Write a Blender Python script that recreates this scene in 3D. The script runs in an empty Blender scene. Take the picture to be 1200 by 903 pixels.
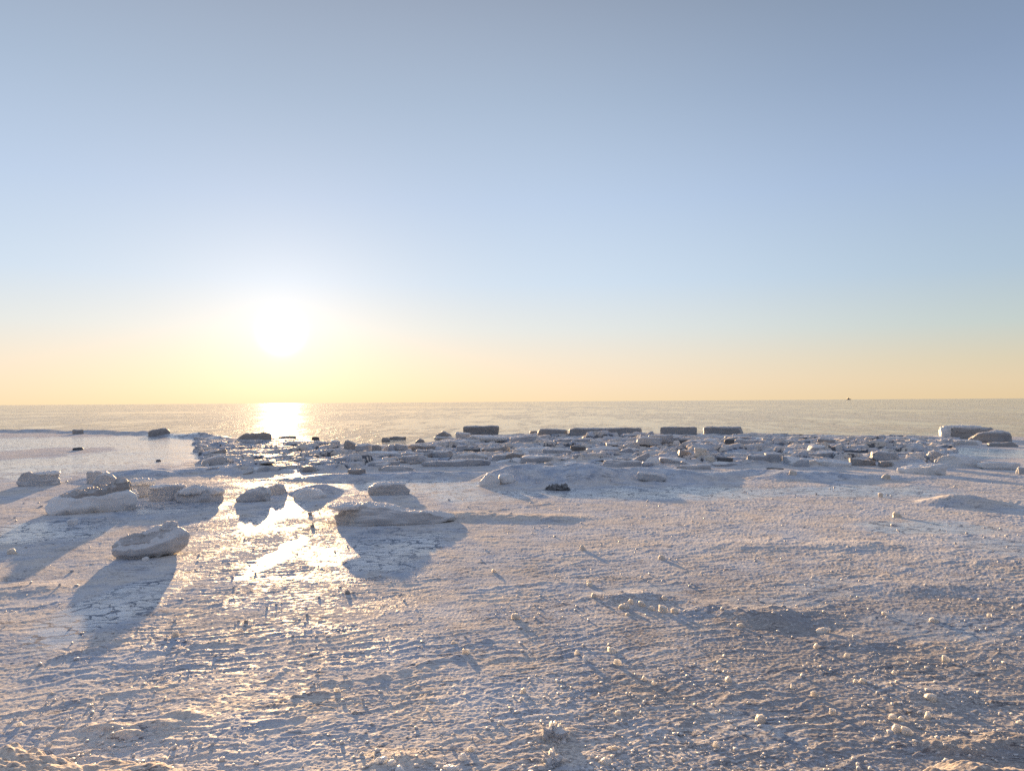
import bpy, math, random
import numpy as np
from mathutils import Matrix, Vector

random.seed(7)
C = bpy.context.scene.collection
F = 870.0                     # focal length in photo pixels (1200 wide)
CAM_H = 2.4
SEA_Z = -0.10                 # water level below the ice
PITCH = math.radians(1.25)
ROLL = math.radians(-0.38)
R = (Matrix.Rotation(math.radians(90) + PITCH, 3, 'X') @ Matrix.Rotation(ROLL, 3, 'Z'))
Rn = np.array(R)

# ------------------------------------------------------------------ camera
cam = bpy.data.cameras.new('camera')
cam_o = bpy.data.objects.new('camera', cam)
C.objects.link(cam_o)
cam_o.matrix_world = Matrix.Translation((0, 0, CAM_H)) @ R.to_4x4()
cam.sensor_fit = 'HORIZONTAL'
cam.sensor_width = 36
cam.lens = 36 * F / 1200
cam.clip_start = 0.05
cam.clip_end = 100000
bpy.context.scene.camera = cam_o


def ray(px, py):
    d = R @ Vector(((px - 600) / F, -(py - 451.5) / F, -1))
    return d.normalized()


def proj(x, y, z=0.0):
    """photo pixel of world points (numpy)"""
    p = np.stack([x, y, z - CAM_H + 0 * x], -1) @ Rn
    w = np.maximum(-p[..., 2], 1e-3)
    return 600 + F * p[..., 0] / w, 451.5 - F * p[..., 1] / w


# ------------------------------------------------------------------ noise
def _h(ix, iy, s):
    n = (ix.astype(np.int64) * 374761393 + iy.astype(np.int64) * 668265263 + s * 974634777) & 0xffffffff
    n = ((n ^ (n >> 13)) * 1274126177) & 0xffffffff
    n = ((n ^ (n >> 16)) * 2246822519) & 0xffffffff
    return ((n ^ (n >> 15)) & 0xffffff) / 16777216.0


def perlin(x, y, s=0):
    x0 = np.floor(x); y0 = np.floor(y)
    fx = x - x0; fy = y - y0
    ux = fx * fx * fx * (fx * (fx * 6 - 15) + 10); uy = fy * fy * fy * (fy * (fy * 6 - 15) + 10)

    def g(dx, dy):
        a = _h(x0 + dx, y0 + dy, s) * (2 * math.pi)
        return np.cos(a) * (fx - dx) + np.sin(a) * (fy - dy)
    a = g(0, 0); b = g(1, 0); c = g(0, 1); d = g(1, 1)
    return ((a + (b - a) * ux) * (1 - uy) + (c + (d - c) * ux) * uy) * 1.5


def fbm(x, y, o=4, s=0, gain=0.5):
    r = 0; a = 1; t = 0
    for i in range(o):
        r = r + a * perlin(x * 2 ** i + 17.3 * i, y * 2 ** i - 9.1 * i, s + i); t += a; a *= gain
    return r / t


def perlin3(x, y, z, s=0):
    x0 = np.floor(x); y0 = np.floor(y); z0 = np.floor(z)
    fx = x - x0; fy = y - y0; fz = z - z0
    q = lambda t: t * t * t * (t * (t * 6 - 15) + 10)
    ux, uy, uz = q(fx), q(fy), q(fz)

    def v(dx, dy, dz):
        return _h(x0 + dx + 57 * (z0 + dz), y0 + dy - 113 * (z0 + dz), s) * 2 - 1
    l = lambda a, b, t: a + (b - a) * t
    return l(l(l(v(0, 0, 0), v(1, 0, 0), ux), l(v(0, 1, 0), v(1, 1, 0), ux), uy),
             l(l(v(0, 0, 1), v(1, 0, 1), ux), l(v(0, 1, 1), v(1, 1, 1), ux), uy), uz)


def worley(x, y, s=0, jit=0.9):
    """F1, F2, cell random a, b, offset to the cell point"""
    x0 = np.floor(x); y0 = np.floor(y)
    f1 = np.full(x.shape, 9.0); f2 = np.full(x.shape, 9.0)
    ra = np.zeros(x.shape); rb = np.zeros(x.shape); ox = np.zeros(x.shape); oy = np.zeros(x.shape)
    for dx in (-1, 0, 1):
        for dy in (-1, 0, 1):
            cx = x0 + dx; cy = y0 + dy
            qx = cx + 0.5 + jit * (_h(cx, cy, s) - 0.5); qy = cy + 0.5 + jit * (_h(cx, cy, s + 1) - 0.5)
            ddx = x - qx; ddy = y - qy
            d = np.sqrt(ddx * ddx + ddy * ddy)
            n = d < f1
            f2 = np.where(n, f1, np.minimum(f2, d))
            f1 = np.where(n, d, f1)
            ra = np.where(n, _h(cx, cy, s + 2), ra); rb = np.where(n, _h(cx, cy, s + 3), rb)
            ox = np.where(n, ddx, ox); oy = np.where(n, ddy, oy)
    return f1, f2, ra, rb, ox, oy


def sst(a, b, v):
    t = np.clip((v - a) / (b - a), 0, 1)
    return t * t * (3 - 2 * t)


# ------------------------------------------------------------------ the ice field as a height function
EDGE_X = [-3000, -400, 0, 100, 170, 230, 262, 300, 340, 370, 420, 470, 500, 520, 540, 560, 600, 640, 720, 860, 950, 1000, 1110, 1200, 1500, 3000]
EDGE_Y = [506, 506, 506, 507, 509, 512, 514, 515, 516, 518, 521, 523, 521, 517, 513, 511.5, 511, 509.5, 509.5, 509.5, 511, 512, 512.5, 513, 513, 512]
BELT_TOP = EDGE_Y
# lower border of the rubble belt (photo px); on the far left the ice is smooth
BELT_X = [-300, 225, 236, 250, 300, 360, 400, 440, 500, 560, 600, 700, 800, 900, 1000, 1060, 1110, 1125, 1400]
BELT_Y = [480, 480, 545, 553, 556, 554, 551, 549, 544, 540, 541, 546, 548, 547, 546, 549, 547, 480, 480]
DIP_REF = 472.0


def dist_of(py, px=600):
    d = ray(px, py)
    return CAM_H / max(-d.z, 1e-4)


def gpt(px, py):
    d = ray(px, py)
    t = -CAM_H / d.z
    return d.x * t, d.y * t


# mounds: (px, py centre of the footprint, half width m, half depth m, height m, snow)
MOUNDS = [
    (742, 700, 0.62, 0.40, 0.062, .3), (905, 722, 0.62, 0.42, 0.066, .3), (830, 712, .5, .4, .03, .3),
    (1128, 589, 1.05, 0.7, 0.20, .5), (990, 752, .45, .3, .03, .3), (1085, 812, .4, .25, .03, .4),
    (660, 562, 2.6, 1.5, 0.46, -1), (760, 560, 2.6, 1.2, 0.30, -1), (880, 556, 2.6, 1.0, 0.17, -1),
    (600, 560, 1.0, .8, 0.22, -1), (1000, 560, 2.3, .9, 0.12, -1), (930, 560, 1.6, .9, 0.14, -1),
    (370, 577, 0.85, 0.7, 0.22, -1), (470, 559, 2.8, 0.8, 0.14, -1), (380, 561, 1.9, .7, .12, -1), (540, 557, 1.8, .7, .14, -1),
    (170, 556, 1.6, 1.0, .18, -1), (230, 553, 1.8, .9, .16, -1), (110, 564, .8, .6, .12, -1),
    (610, 607, 1.6, .6, .07, .9), (545, 605, .8, .5, .07, .9), 
    (650, 862, .2, .16, .03, 1), (470, 893, .3, .15, .025, .9), (185, 850, .22, .10, .035, .8), (120, 853, .2, .09, .035, .8), (215, 838, .16, .08, .03, .8), (150, 862, .16, .08, .03, .8),
    (30, 690, .8, .5, .035, .6), (1070, 690, 1.0, .5, .03, .4), (870, 640, 1.2, .6, .03, .5), (1010, 640, 1.1, .5, .03, .5),
]
BANKS = [  # snow banks right at the photographer's feet
    (85, 945, 1.25, 0.45, 0.13), (-80, 950, .8, .5, .15), (1175, 945, .50, .42, 0.14), (1060, 950, .40, .30, .09), (300, 975, .6, .3, .07), (950, 975, .4, .3, .05),
    (1185, 872, .25, .16, .04), (1120, 878, .28, .16, .035),
]
# smooth frozen pools: px, py, half width px, half height px
POOLS = [(110, 517, 270, 8, .85), (90, 531, 250, 24, .85), (1090, 618, 95, 11, .75), (470, 570, 120, 10, .7), (60, 548, 120, 8, .8), (200, 595, 80, 9, .7), (455, 640, 75, 28, .75),
         (140, 708, 55, 52, .75), (329, 600, 28, 20, .56), (60, 620, 90, 16, .75), (780, 577, 190, 9, .72), (560, 580, 90, 9, .6), (1150, 530, 90, 8, .8), (780, 532, 40, 5, .8),
         (325, 650, 18, 30, .36), (980, 690, 60, 14, .5), (740, 692, 70, 12, .5), (900, 706, 80, 10, .5), (1010, 575, 120, 8, .72), (1110, 735, 110, 22, .5), (880, 850, 60, 30, .45), (1170, 640, 60, 16, .5)]
# pressure cracks / little ridges: polylines in px, height m, width m
RIDGES = [([(57, 772), (80, 766), (110, 760), (150, 747)], .05, .035), ([(380, 799), (430, 796), (470, 787), (500, 776), (545, 767)], .05, .03),
          ([(510, 764), (560, 752), (578, 748)], .035, .03), ([(130, 775), (190, 760), (250, 752), (300, 757)], .025, .025),
          ([(0, 838), (60, 825), (130, 812), (200, 803)], .03, .03),
          ([(300, 850), (340, 845), (350, 842)], .03, .025), ([(310, 800), (330, 790), (345, 775)], .03, .03),
          ([(345, 818), (380, 812)], .05, .03), ([(640, 590), (560, 600), (500, 606), (440, 596)], .03, .1), ([(200, 720), (260, 706), (300, 690)], .02, .025),
          ([(1000, 690), (1050, 684)], .025, .03), ([(1060, 668), (1110, 660), (1180, 655)], .02, .04),
          ([(530, 800), (560, 822), (600, 800)], .015, .02), ([(800, 650), (860, 636), (930, 630)], .02, .05), ([(560, 690), (640, 680), (700, 684)], .02, .04),
          ([(250, 655), (330, 660), (390, 668)], .02, .03), ([(0, 640), (90, 612), (150, 606)], .02, .05), ([(0, 720), (60, 708), (110, 690)], .02, .03)]


def seg_dist(x, y, pts):
    best = np.full(x.shape, 1e9)
    for (ax, ay), (bx, by) in zip(pts[:-1], pts[1:]):
        vx, vy = bx - ax, by - ay
        t = np.clip(((x - ax) * vx + (y - ay) * vy) / (vx * vx + vy * vy), 0, 1)
        best = np.minimum(best, np.hypot(x - ax - t * vx, y - ay - t * vy))
    return best


def field(x, y, detail=True):
    """height, snow cover, wetness of the shore ice at plan points"""
    x = np.asarray(x, float); y = np.asarray(y, float)
    r = np.hypot(x, y)
    ahead = y > 1.0
    px, py = proj(x, np.where(ahead, y, 1.0), 0.0)
    px = np.where(ahead, px, 600.0); py = np.where(ahead, py, 1500.0)
    wpx = px + 24 * fbm(x / 2.5, y / 2.5, 3, 90); wr = 1 + 0.02 * perlin(x / 2.0, y / 2.0, 91)
    # --- masks
    ye = np.interp(px, EDGE_X, EDGE_Y)
    # metres inland of the outer edge
    re = CAM_H * F / (ye - DIP_REF + 0.0067 * (px - 600) + 0.0)
    rr = y * wr
    inland = (re + 1.6 * fbm(x / 4, y / 4, 3, 31) - rr)
    inland_ok = np.where(ahead, inland, 60.0)
    yb = np.interp(wpx, BELT_X, BELT_Y)
    rb = CAM_H * F / np.maximum(yb - DIP_REF + 0.0067 * (px - 600), 4)
    belt = sst(-0.6, 0.9, rr - rb + 0.7 * fbm(x / 1.3, y / 1.3, 3, 41)) * sst(0.0, 1.5, inland_ok) * ahead
    pool = np.zeros(x.shape)
    for (cx, cy, hw, hh, lv) in POOLS:
        gx, gy = gpt(cx, cy); sx = hw * gy / F; sy = 0.5 * (gpt(cx, cy - hh)[1] - gpt(cx, cy + hh)[1])
        m = (np.abs(x - gx) < 2.2 * sx) & (np.abs(y - gy) < 2.2 * sy)
        if not m.any(): continue
        xx, yy = x[m], y[m]
        q = ((xx - gx) / sx) ** 2 + ((yy - gy) / sy) ** 2
        pool[m] = np.maximum(pool[m], lv * (1 - sst(0.35, 1.15, q + (0.9 if lv < 1 else .5) * fbm(xx / 0.9, yy / 0.7, 5, 51, .6))))
    gx, gy = gpt(35, 531)
    pool *= 1 - .95 * (1 - sst(.5, 1.1, ((x - gx) / 3.6) ** 2 + ((y - gy) / 5.0) ** 2 + .7 * fbm(x / 1.5, y / 2.5, 4, 57)))
    gap = np.zeros(x.shape)
    # --- broad shape
    h = 0.012 * fbm(x / 2.4, y / 2.4, 2, 1) + 0.03 * perlin(x / 7, y / 7, 5)
    snow = 0.45 + 0.5 * fbm(x / 1.1, y / 1.1, 4, 11)
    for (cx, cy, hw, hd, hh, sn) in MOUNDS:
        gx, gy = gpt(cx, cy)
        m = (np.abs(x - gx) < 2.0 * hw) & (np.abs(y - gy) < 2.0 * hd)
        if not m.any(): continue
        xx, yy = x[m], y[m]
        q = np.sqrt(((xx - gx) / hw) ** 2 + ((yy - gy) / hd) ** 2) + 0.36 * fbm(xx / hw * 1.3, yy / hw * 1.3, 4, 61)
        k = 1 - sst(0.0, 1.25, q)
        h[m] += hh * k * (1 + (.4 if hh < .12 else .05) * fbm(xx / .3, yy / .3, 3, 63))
        if sn < 0:      # smooth ice humps; sky-blue shade of their faces put into the colour
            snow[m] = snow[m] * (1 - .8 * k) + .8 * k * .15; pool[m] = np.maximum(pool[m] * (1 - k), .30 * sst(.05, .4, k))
        else:
            snow[m] = snow[m] * (1 - k) + k * sn; pool[m] *= 1 - .8 * k
    for (cx, cy, hw, hd, hh) in BANKS:
        gx, gy = gpt(cx, cy)
        m = (np.abs(x - gx) < 1.8 * hw) & (np.abs(y - gy) < 1.8 * hd)
        if not m.any(): continue
        xx, yy = x[m], y[m]
        q = np.sqrt(((xx - gx) / hw) ** 2 + ((yy - gy) / hd) ** 2) + 0.28 * fbm(xx / .22, yy / .22, 4, 65)
        k = 1 - sst(0.45, 1.15, q)
        h[m] += hh * k * (1 + .18 * fbm(xx / .15, yy / .15, 3, 66)); snow[m] = np.maximum(snow[m], k * 1.3); pool[m] *= 1 - k
    # --- crust of the near ice: scale-like plates, little lumps, clods
    ca, sa = math.cos(0.30), math.sin(0.30)
    u = x * ca + y * sa; v = -x * sa + y * ca
    wu = u + .25 * perlin(x / .5, y / .5, 71); wv = v + .10 * perlin(x / .4, y / .4, 72)
    rough = (1 - 0.88 * pool) * (1 - belt * .3)
    near = 1 - sst(26, 44, r)
    cr = (1 - np.abs(perlin(wu / .85, wv / .20, 73)) * 1.6)
    cr2 = (1 - np.abs(perlin(wu / .36, wv / .10, 74)) * 1.6)
    scl = np.clip(fbm(x / 1.6, y / 1.6, 3, 75) * .9 + .55, .08, 1.2)
    h += rough * near * scl * (0.0112 * np.clip(cr, -.4, 1) ** 3 + 0.0068 * np.clip(cr2, -.3, 1) ** 3)
    h += rough * (0.0034 * fbm(x / .34, y / .22, 3, 76) + 0.0070 * fbm(x / .11, y / .08, 3, 77) * scl)
    if detail:
        h += rough * near * 0.0054 * fbm(x / .034, y / .03, 2, 78)
        cl = fbm(x / .085, y / .07, 2, 79)
        cl2 = fbm(x / 1.3, y / 1.0, 2, 80)
        k = np.clip(cl - .47 - .4 * np.clip(.25 - cl2, 0, 1), 0, .3)
        h += rough * near * k * .06
        snow = np.maximum(snow, np.clip(k * 9, 0, 1.0))
    for pts, hh, ww in RIDGES:
        g = [gpt(*p) for p in pts]
        gx = [p[0] for p in g]; gy = [p[1] for p in g]
        m = (x > min(gx) - .5) & (x < max(gx) + .5) & (y > min(gy) - .5) & (y < max(gy) + .5)
        if not m.any(): continue
        xx, yy = x[m], y[m]
        d = seg_dist(xx + .07 * fbm(xx / .25, yy / .25, 3, 81), yy + .06 * fbm(xx / .22, yy / .22, 3, 82), g)
        k = np.exp(-(d / ww) ** 2) * np.clip(.75 + 1.3 * fbm(xx / .14, yy / .14, 2, 83), .1, 1.5)
        h[m] += .42 * hh * k
    # --- the rubble belt: broken plates at all sizes, flat tops and abrupt edges
    m = belt > 0.001
    if m.any():
        xx, yy = x[m], y[m]; b = belt[m]
        hb = np.zeros(xx.shape); gp = np.zeros(xx.shape)
        for (sx, sy, amp, tilt, sd) in ((2.6, 1.9, .20, .5, 101), (1.15, .95, .15, .5, 111), (.5, .42, .055, .35, 121)):
            qx = xx / sx + .35 * perlin(xx / sx * 1.3, yy / sx * 1.3, sd + 5); qy = yy / sy + .35 * perlin(xx / sx * 1.3, yy / sx * 1.3, sd + 6)
            f1, f2, ra, rb_, ox, oy = worley(qx, qy, sd)
            e = sst(0.0, .16, f2 - f1)
            gp = np.maximum(gp, (1 - sst(.02, .10, f2 - f1)) * (sx > .9) * sst(.35, .6, ra))
            hb += 1.5 * amp * e * (ra ** 2.0 * 1.2 + tilt * ((ra - .5) * ox + (rb_ - .5) * oy) * 1.6 - .08)
        patch = np.clip(.70 + 1.0 * fbm(xx / 5.5, yy / 4.0, 3, 131), .25, 1.15)
        lx, ly = proj(xx, yy, 0)
        leftish = 1 - sst(330, 430, lx)
        hb *= patch * (1 - .35 * leftish) * (.32 + .68 * sst(1.0, 11.0, inland_ok[m]))
        hb += .02 * fbm(xx / .22, yy / .22, 3, 135)
        h[m] += b * (hb + .04); gap[m] = np.maximum(gap[m], b * gp * np.clip(patch * 1.3, 0, 1))
        snow[m] = snow[m] * (1 - b) + b * np.clip(.50 + .8 * fbm(xx / .8, yy / .8, 3, 137), 0.1, 1)
        pool[m] = pool[m] * (1 - b) + b * np.clip(.25 + 1.6 * fbm(xx / 1.6, yy / 1.2, 3, 139) - 2.5 * np.clip(hb - .03, 0, 1), 0, 1)
    # --- raised rim along the outer edge and the drop into the sea
    leftrim = 1 - sst(225, 300, px)
    rim = np.exp(-((inland_ok - 2.2) / 1.5) ** 2) * np.clip(.75 + .8 * fbm(x / 3.0, y / 3.0, 3, 141), .1, 1.5)
    h += rim * (0.04 + .25 * leftrim)
    h -= 0.9 * (1 - sst(-.5, .5, inland_ok)) * ahead
    # the shore behind the camera rises gently
    h += np.where(y < 2.5, 0.10 * np.clip(2.5 - y, 0, 30), 0)
    return h, np.clip(snow, 0, 1), np.clip(pool, 0, 1), gap


def lookup(x, y):
    """bilinear read of the built ice sheet (numpy)"""
    x = np.asarray(x, float); y = np.asarray(y, float)
    r = np.hypot(x, y); a = np.arctan2(x, y)
    i = np.clip(np.searchsorted(RR, r) - 1, 0, len(RR) - 2); j = np.clip(np.searchsorted(AZ, a) - 1, 0, len(AZ) - 2)
    fi = np.clip((r - RR[i]) / (RR[i + 1] - RR[i]), 0, 1); fj = np.clip((a - AZ[j]) / (AZ[j + 1] - AZ[j]), 0, 1)
    return (hh[i, j] * (1 - fi) + hh[i + 1, j] * fi) * (1 - fj) + (hh[i, j + 1] * (1 - fi) + hh[i + 1, j + 1] * fi) * fj


def hgt(x, y):
    return float(lookup(x, y))


def at(px, py):
    """where the ray through a photo pixel meets the ice"""
    d = ray(px, py); z = 0.0
    t = -CAM_H / d.z
    for _ in range(3):
        z = max(min(hgt(d.x * t, d.y * t), 0.3), SEA_Z)
        t = .5 * t + .5 * (z - CAM_H) / d.z
    return d.x * t, d.y * t


# ------------------------------------------------------------------ mesh helpers
def mesh_grid(name, P, closed_u, caps=False, smooth=True):
    """P: (rows, cols, 3)"""
    nr, nc = P.shape[:2]
    i = np.arange(nr - 1)[:, None] * nc
    j = np.arange(nc if closed_u else nc - 1)[None, :]
    j2 = (j + 1) % nc
    q = np.stack([i + j, i + j2, i + nc + j2, i + nc + j], -1).reshape(-1, 4)
    me = bpy.data.meshes.new(name)
    nv = nr * nc; nf = len(q)
    me.vertices.add(nv); me.vertices.foreach_set('co', P.reshape(-1).astype(np.float32))
    me.loops.add(nf * 4); me.loops.foreach_set('vertex_index', q.reshape(-1).astype(np.int32))
    me.polygons.add(nf)
    me.polygons.foreach_set('loop_start', np.arange(0, nf * 4, 4, dtype=np.int32))
    me.polygons.foreach_set('loop_total', np.full(nf, 4, dtype=np.int32))
    me.update(calc_edges=True)
    if smooth:
        me.polygons.foreach_set('use_smooth', np.ones(nf, dtype=bool))
    return me


def attr(me, name, val):
    a = me.attributes.new(name, 'FLOAT', 'POINT')
    a.data.foreach_set('value', val.reshape(-1).astype(np.float32))


def link(name, me, mat, parent=None):
    o = bpy.data.objects.new(name, me)
    C.objects.link(o)
    if mat and not me.materials: me.materials.append(mat)
    if parent: o.parent = parent
    return o


def tag(o, label, cat, group=None):
    o['label'] = label; o['category'] = cat
    if group: o['group'] = group
    return o


def empty(name, loc, rz=0):
    o = bpy.data.objects.new(name, None)
    C.objects.link(o)
    o.location = loc; o.rotation_euler = (0, 0, rz); o.empty_display_size = .1
    return o


# ------------------------------------------------------------------ materials
def new_mat(name):
    m = bpy.data.materials.new(name); m.use_nodes = True
    nt = m.node_tree; nt.nodes.clear()
    out = nt.nodes.new('ShaderNodeOutputMaterial')
    b = nt.nodes.new('ShaderNodeBsdfPrincipled')
    nt.links.new(b.outputs[0], out.inputs[0])
    return m, nt, b


class N:
    def __init__(s, nt): s.nt = nt
    def node(s, t, **kw):
        n = s.nt.nodes.new(t)
        for k, v in kw.items(): setattr(n, k, v)
        return n
    def put(s, sock, v):
        if isinstance(v, bpy.types.NodeSocket): s.nt.links.new(v, sock)
        else: sock.default_value = v
    def math(s, op, a, b=0.0, c=None, clamp=False):
        n = s.node('ShaderNodeMath', operation=op, use_clamp=clamp)
        s.put(n.inputs[0], a); s.put(n.inputs[1], b)
        if c is not None: s.put(n.inputs[2], c)
        return n.outputs[0]
    def rng(s, v, a, b, c=0.0, d=1.0, smooth=True):
        n = s.node('ShaderNodeMapRange', interpolation_type='SMOOTHSTEP' if smooth else 'LINEAR')
        for i, q in enumerate((v, a, b, c, d)): s.put(n.inputs[i], q)
        return n.outputs[0]
    def mix(s, f, a, b, mode='MIX'):
        n = s.node('ShaderNodeMix', data_type='RGBA', blend_type=mode)
        s.put(n.inputs[0], f); s.put(n.inputs[6], a); s.put(n.inputs[7], b)
        return n.outputs[2]
    def noise(s, vec, scale, detail=4, rough=.5, dist=0.0):
        n = s.node('ShaderNodeTexNoise')
        s.put(n.inputs['Vector'], vec); n.inputs['Scale'].default_value = scale
        n.inputs['Detail'].default_value = detail; n.inputs['Roughness'].default_value = rough; n.inputs['Distortion'].default_value = dist
        return n.outputs[0]
    def mapping(s, vec, scale=(1, 1, 1), rot=(0, 0, 0), loc=(0, 0, 0)):
        n = s.node('ShaderNodeMapping'); s.put(n.inputs[0], vec)
        n.inputs[1].default_value = loc; n.inputs[2].default_value = rot; n.inputs[3].default_value = scale
        return n.outputs[0]
    def attr(s, name):
        return s.node('ShaderNodeAttribute', attribute_name=name).outputs['Fac']
    def obj(s): return s.node('ShaderNodeTexCoord').outputs['Object']
    def bump(s, h, strength, dist, normal=None):
        n = s.node('ShaderNodeBump'); s.put(n.inputs['Height'], h)
        n.inputs['Strength'].default_value = strength; n.inputs['Distance'].default_value = dist
        if normal: s.put(n.inputs['Normal'], normal)
        return n.outputs[0]


def col(r, g, b): return (r, g, b, 1)


def shore_ice_material():
    m, nt, b = new_mat('shore_ice'); n = N(nt)
    co = n.obj(); snow = n.attr('snow'); pool = n.attr('pool')
    mid = n.noise(co, 2.3, 6, .6); fine = n.noise(co, 28, 5, .65)
    streak = n.noise(n.mapping(co, (1.2, 7, 1), (0, 0, -.3)), 3.0, 5, .6, .6)
    cover = n.math('ADD', n.math('MULTIPLY', snow, .75), n.math('ADD', n.math('MULTIPLY', mid, .75), n.math('MULTIPLY', streak, .45)))
    cover = n.math('SUBTRACT', cover, n.math('MULTIPLY', pool, .22))
    cover = n.rng(n.math('ADD', cover, n.math('MULTIPLY', fine, .5)), .78, 1.55)
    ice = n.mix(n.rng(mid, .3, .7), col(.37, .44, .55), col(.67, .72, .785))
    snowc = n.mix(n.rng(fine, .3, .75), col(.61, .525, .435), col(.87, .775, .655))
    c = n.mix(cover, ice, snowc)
    # grey granular ice between the crusts, more of it to the right
    sx = n.node('ShaderNodeSeparateXYZ'); nt.links.new(co, sx.inputs[0])
    side = n.math('ADD', n.math('MULTIPLY', n.math('MULTIPLY', n.rng(sx.outputs[0], -1.5, 3.0), n.rng(sx.outputs[1], 13, 7)), .17), n.math('MULTIPLY', n.noise(co, .9, 4, .6), .35))
    gr = n.noise(n.mapping(co, (.75, 1, 1)), 34, 5, .7)
    gm = n.rng(n.math('ADD', gr, side), .67, .87)
    gm = n.math('MULTIPLY', gm, n.math('SUBTRACT', .8, n.math('MULTIPLY', pool, .55)))
    c = n.mix(gm, c, col(.27, .255, .25))
    # dark seams between crust plates: cracks, plus small shadows put into the colour
    w3 = n.noise(n.mapping(co, (1.1, 4.2, 1), (0, 0, -.30)), 1.7, 7, .62, .5)
    seam = n.rng(n.math('ABSOLUTE', n.math('SUBTRACT', w3, .5)), .004, .022, 1, 0)
    seam = n.math('MULTIPLY', seam, n.rng(n.noise(co, 1.9, 3, .5), .45, .62))
    c = n.mix(n.math('MULTIPLY', seam, .85), c, col(.13, .12, .125))
    # frozen cracks in the bare ice
    wob = n.node('ShaderNodeVectorMath', operation='ADD')
    nt.links.new(co, wob.inputs[0])
    nz = n.node('ShaderNodeTexNoise'); nt.links.new(co, nz.inputs['Vector']); nz.inputs['Scale'].default_value = 3.2; nz.inputs['Detail'].default_value = 5
    sc = n.node('ShaderNodeVectorMath', operation='SCALE'); nt.links.new(nz.outputs['Color'], sc.inputs[0]); sc.inputs['Scale'].default_value = .55
    nt.links.new(sc.outputs[0], wob.inputs[1])
    vo = n.node('ShaderNodeTexVoronoi', feature='DISTANCE_TO_EDGE'); nt.links.new(n.mapping(wob.outputs[0], (1.0, 2.3, 1), (0, 0, -.25)), vo.inputs['Vector'])
    vo.inputs['Scale'].default_value = 2.1
    crk = n.rng(n.math('ADD', vo.outputs['Distance'], n.math('MULTIPLY', n.math('SUBTRACT', mid, .5), .13)), .024, .07, 1, 0)
    crk = n.math('MULTIPLY', crk, n.math('MULTIPLY', n.rng(pool, .15, .6, 0.04, .85), n.rng(n.noise(co, .8, 4, .6), .32, .52, .3, 1)))
    c = n.mix(crk, c, col(.12, .145, .19))
    c = n.mix(n.math('MULTIPLY', n.rng(n.math('ADD', n.attr('gap'), n.math('MULTIPLY', n.math('SUBTRACT', mid, .5), .6)), .3, .7), .85), c, col(.07, .085, .11))  # gaps between belt plates: their shade is darkened into the colour
    # scattered frost crystals
    spk = n.rng(n.noise(co, 75, 2, .5), .68, .74)
    c = n.mix(n.math('MULTIPLY', spk, .6), c, col(.86, .86, .86))
    nt.links.new(c, b.inputs['Base Color'])
    ro = n.rng(cover, 0, 1, .36, .44)
    ro = n.math('SUBTRACT', ro, n.math('MULTIPLY', pool, .27))
    ro = n.math('ADD', ro, n.math('MULTIPLY', crk, .4))
    nt.links.new(ro, b.inputs['Roughness'])
    film = n.rng(n.math('ADD', n.noise(n.mapping(co, (1, 1.6, 1), (0, 0, -.3)), 9, 5, .65), n.math('MULTIPLY', n.math('SUBTRACT', n.noise(co, 1.1, 3, .5), .5), .5)), .50, .70, 0.0, .0095)
    spc = n.math('MAXIMUM', film, n.rng(n.math('ADD', pool, n.math('MULTIPLY', n.math('SUBTRACT', n.math('ADD', n.math('MULTIPLY', fine, .6), n.math('MULTIPLY', streak, .4)), .5), 1.3)), .25, .95, 0, .5))
    nt.links.new(n.math('MULTIPLY', spc, n.math('SUBTRACT', 1.0, n.math('MULTIPLY', crk, .9))), b.inputs['Specular IOR Level'])
    b.inputs['IOR'].default_value = 1.31
    b.inputs['Subsurface Weight'].default_value = .5; b.inputs['Subsurface Radius'].default_value = (1, .95, .9); b.inputs['Subsurface Scale'].default_value = .025
    sm = n.math('SUBTRACT', 1.0, n.math('MULTIPLY', pool, .85))
    bm = n.bump(n.math('MULTIPLY', fine, sm), .7, .015)
    bm = n.bump(n.math('MULTIPLY', n.noise(co, 120, 3, .6), sm), .5, .004, bm)
    nt.links.new(bm, b.inputs['Normal'])
    return m


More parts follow.
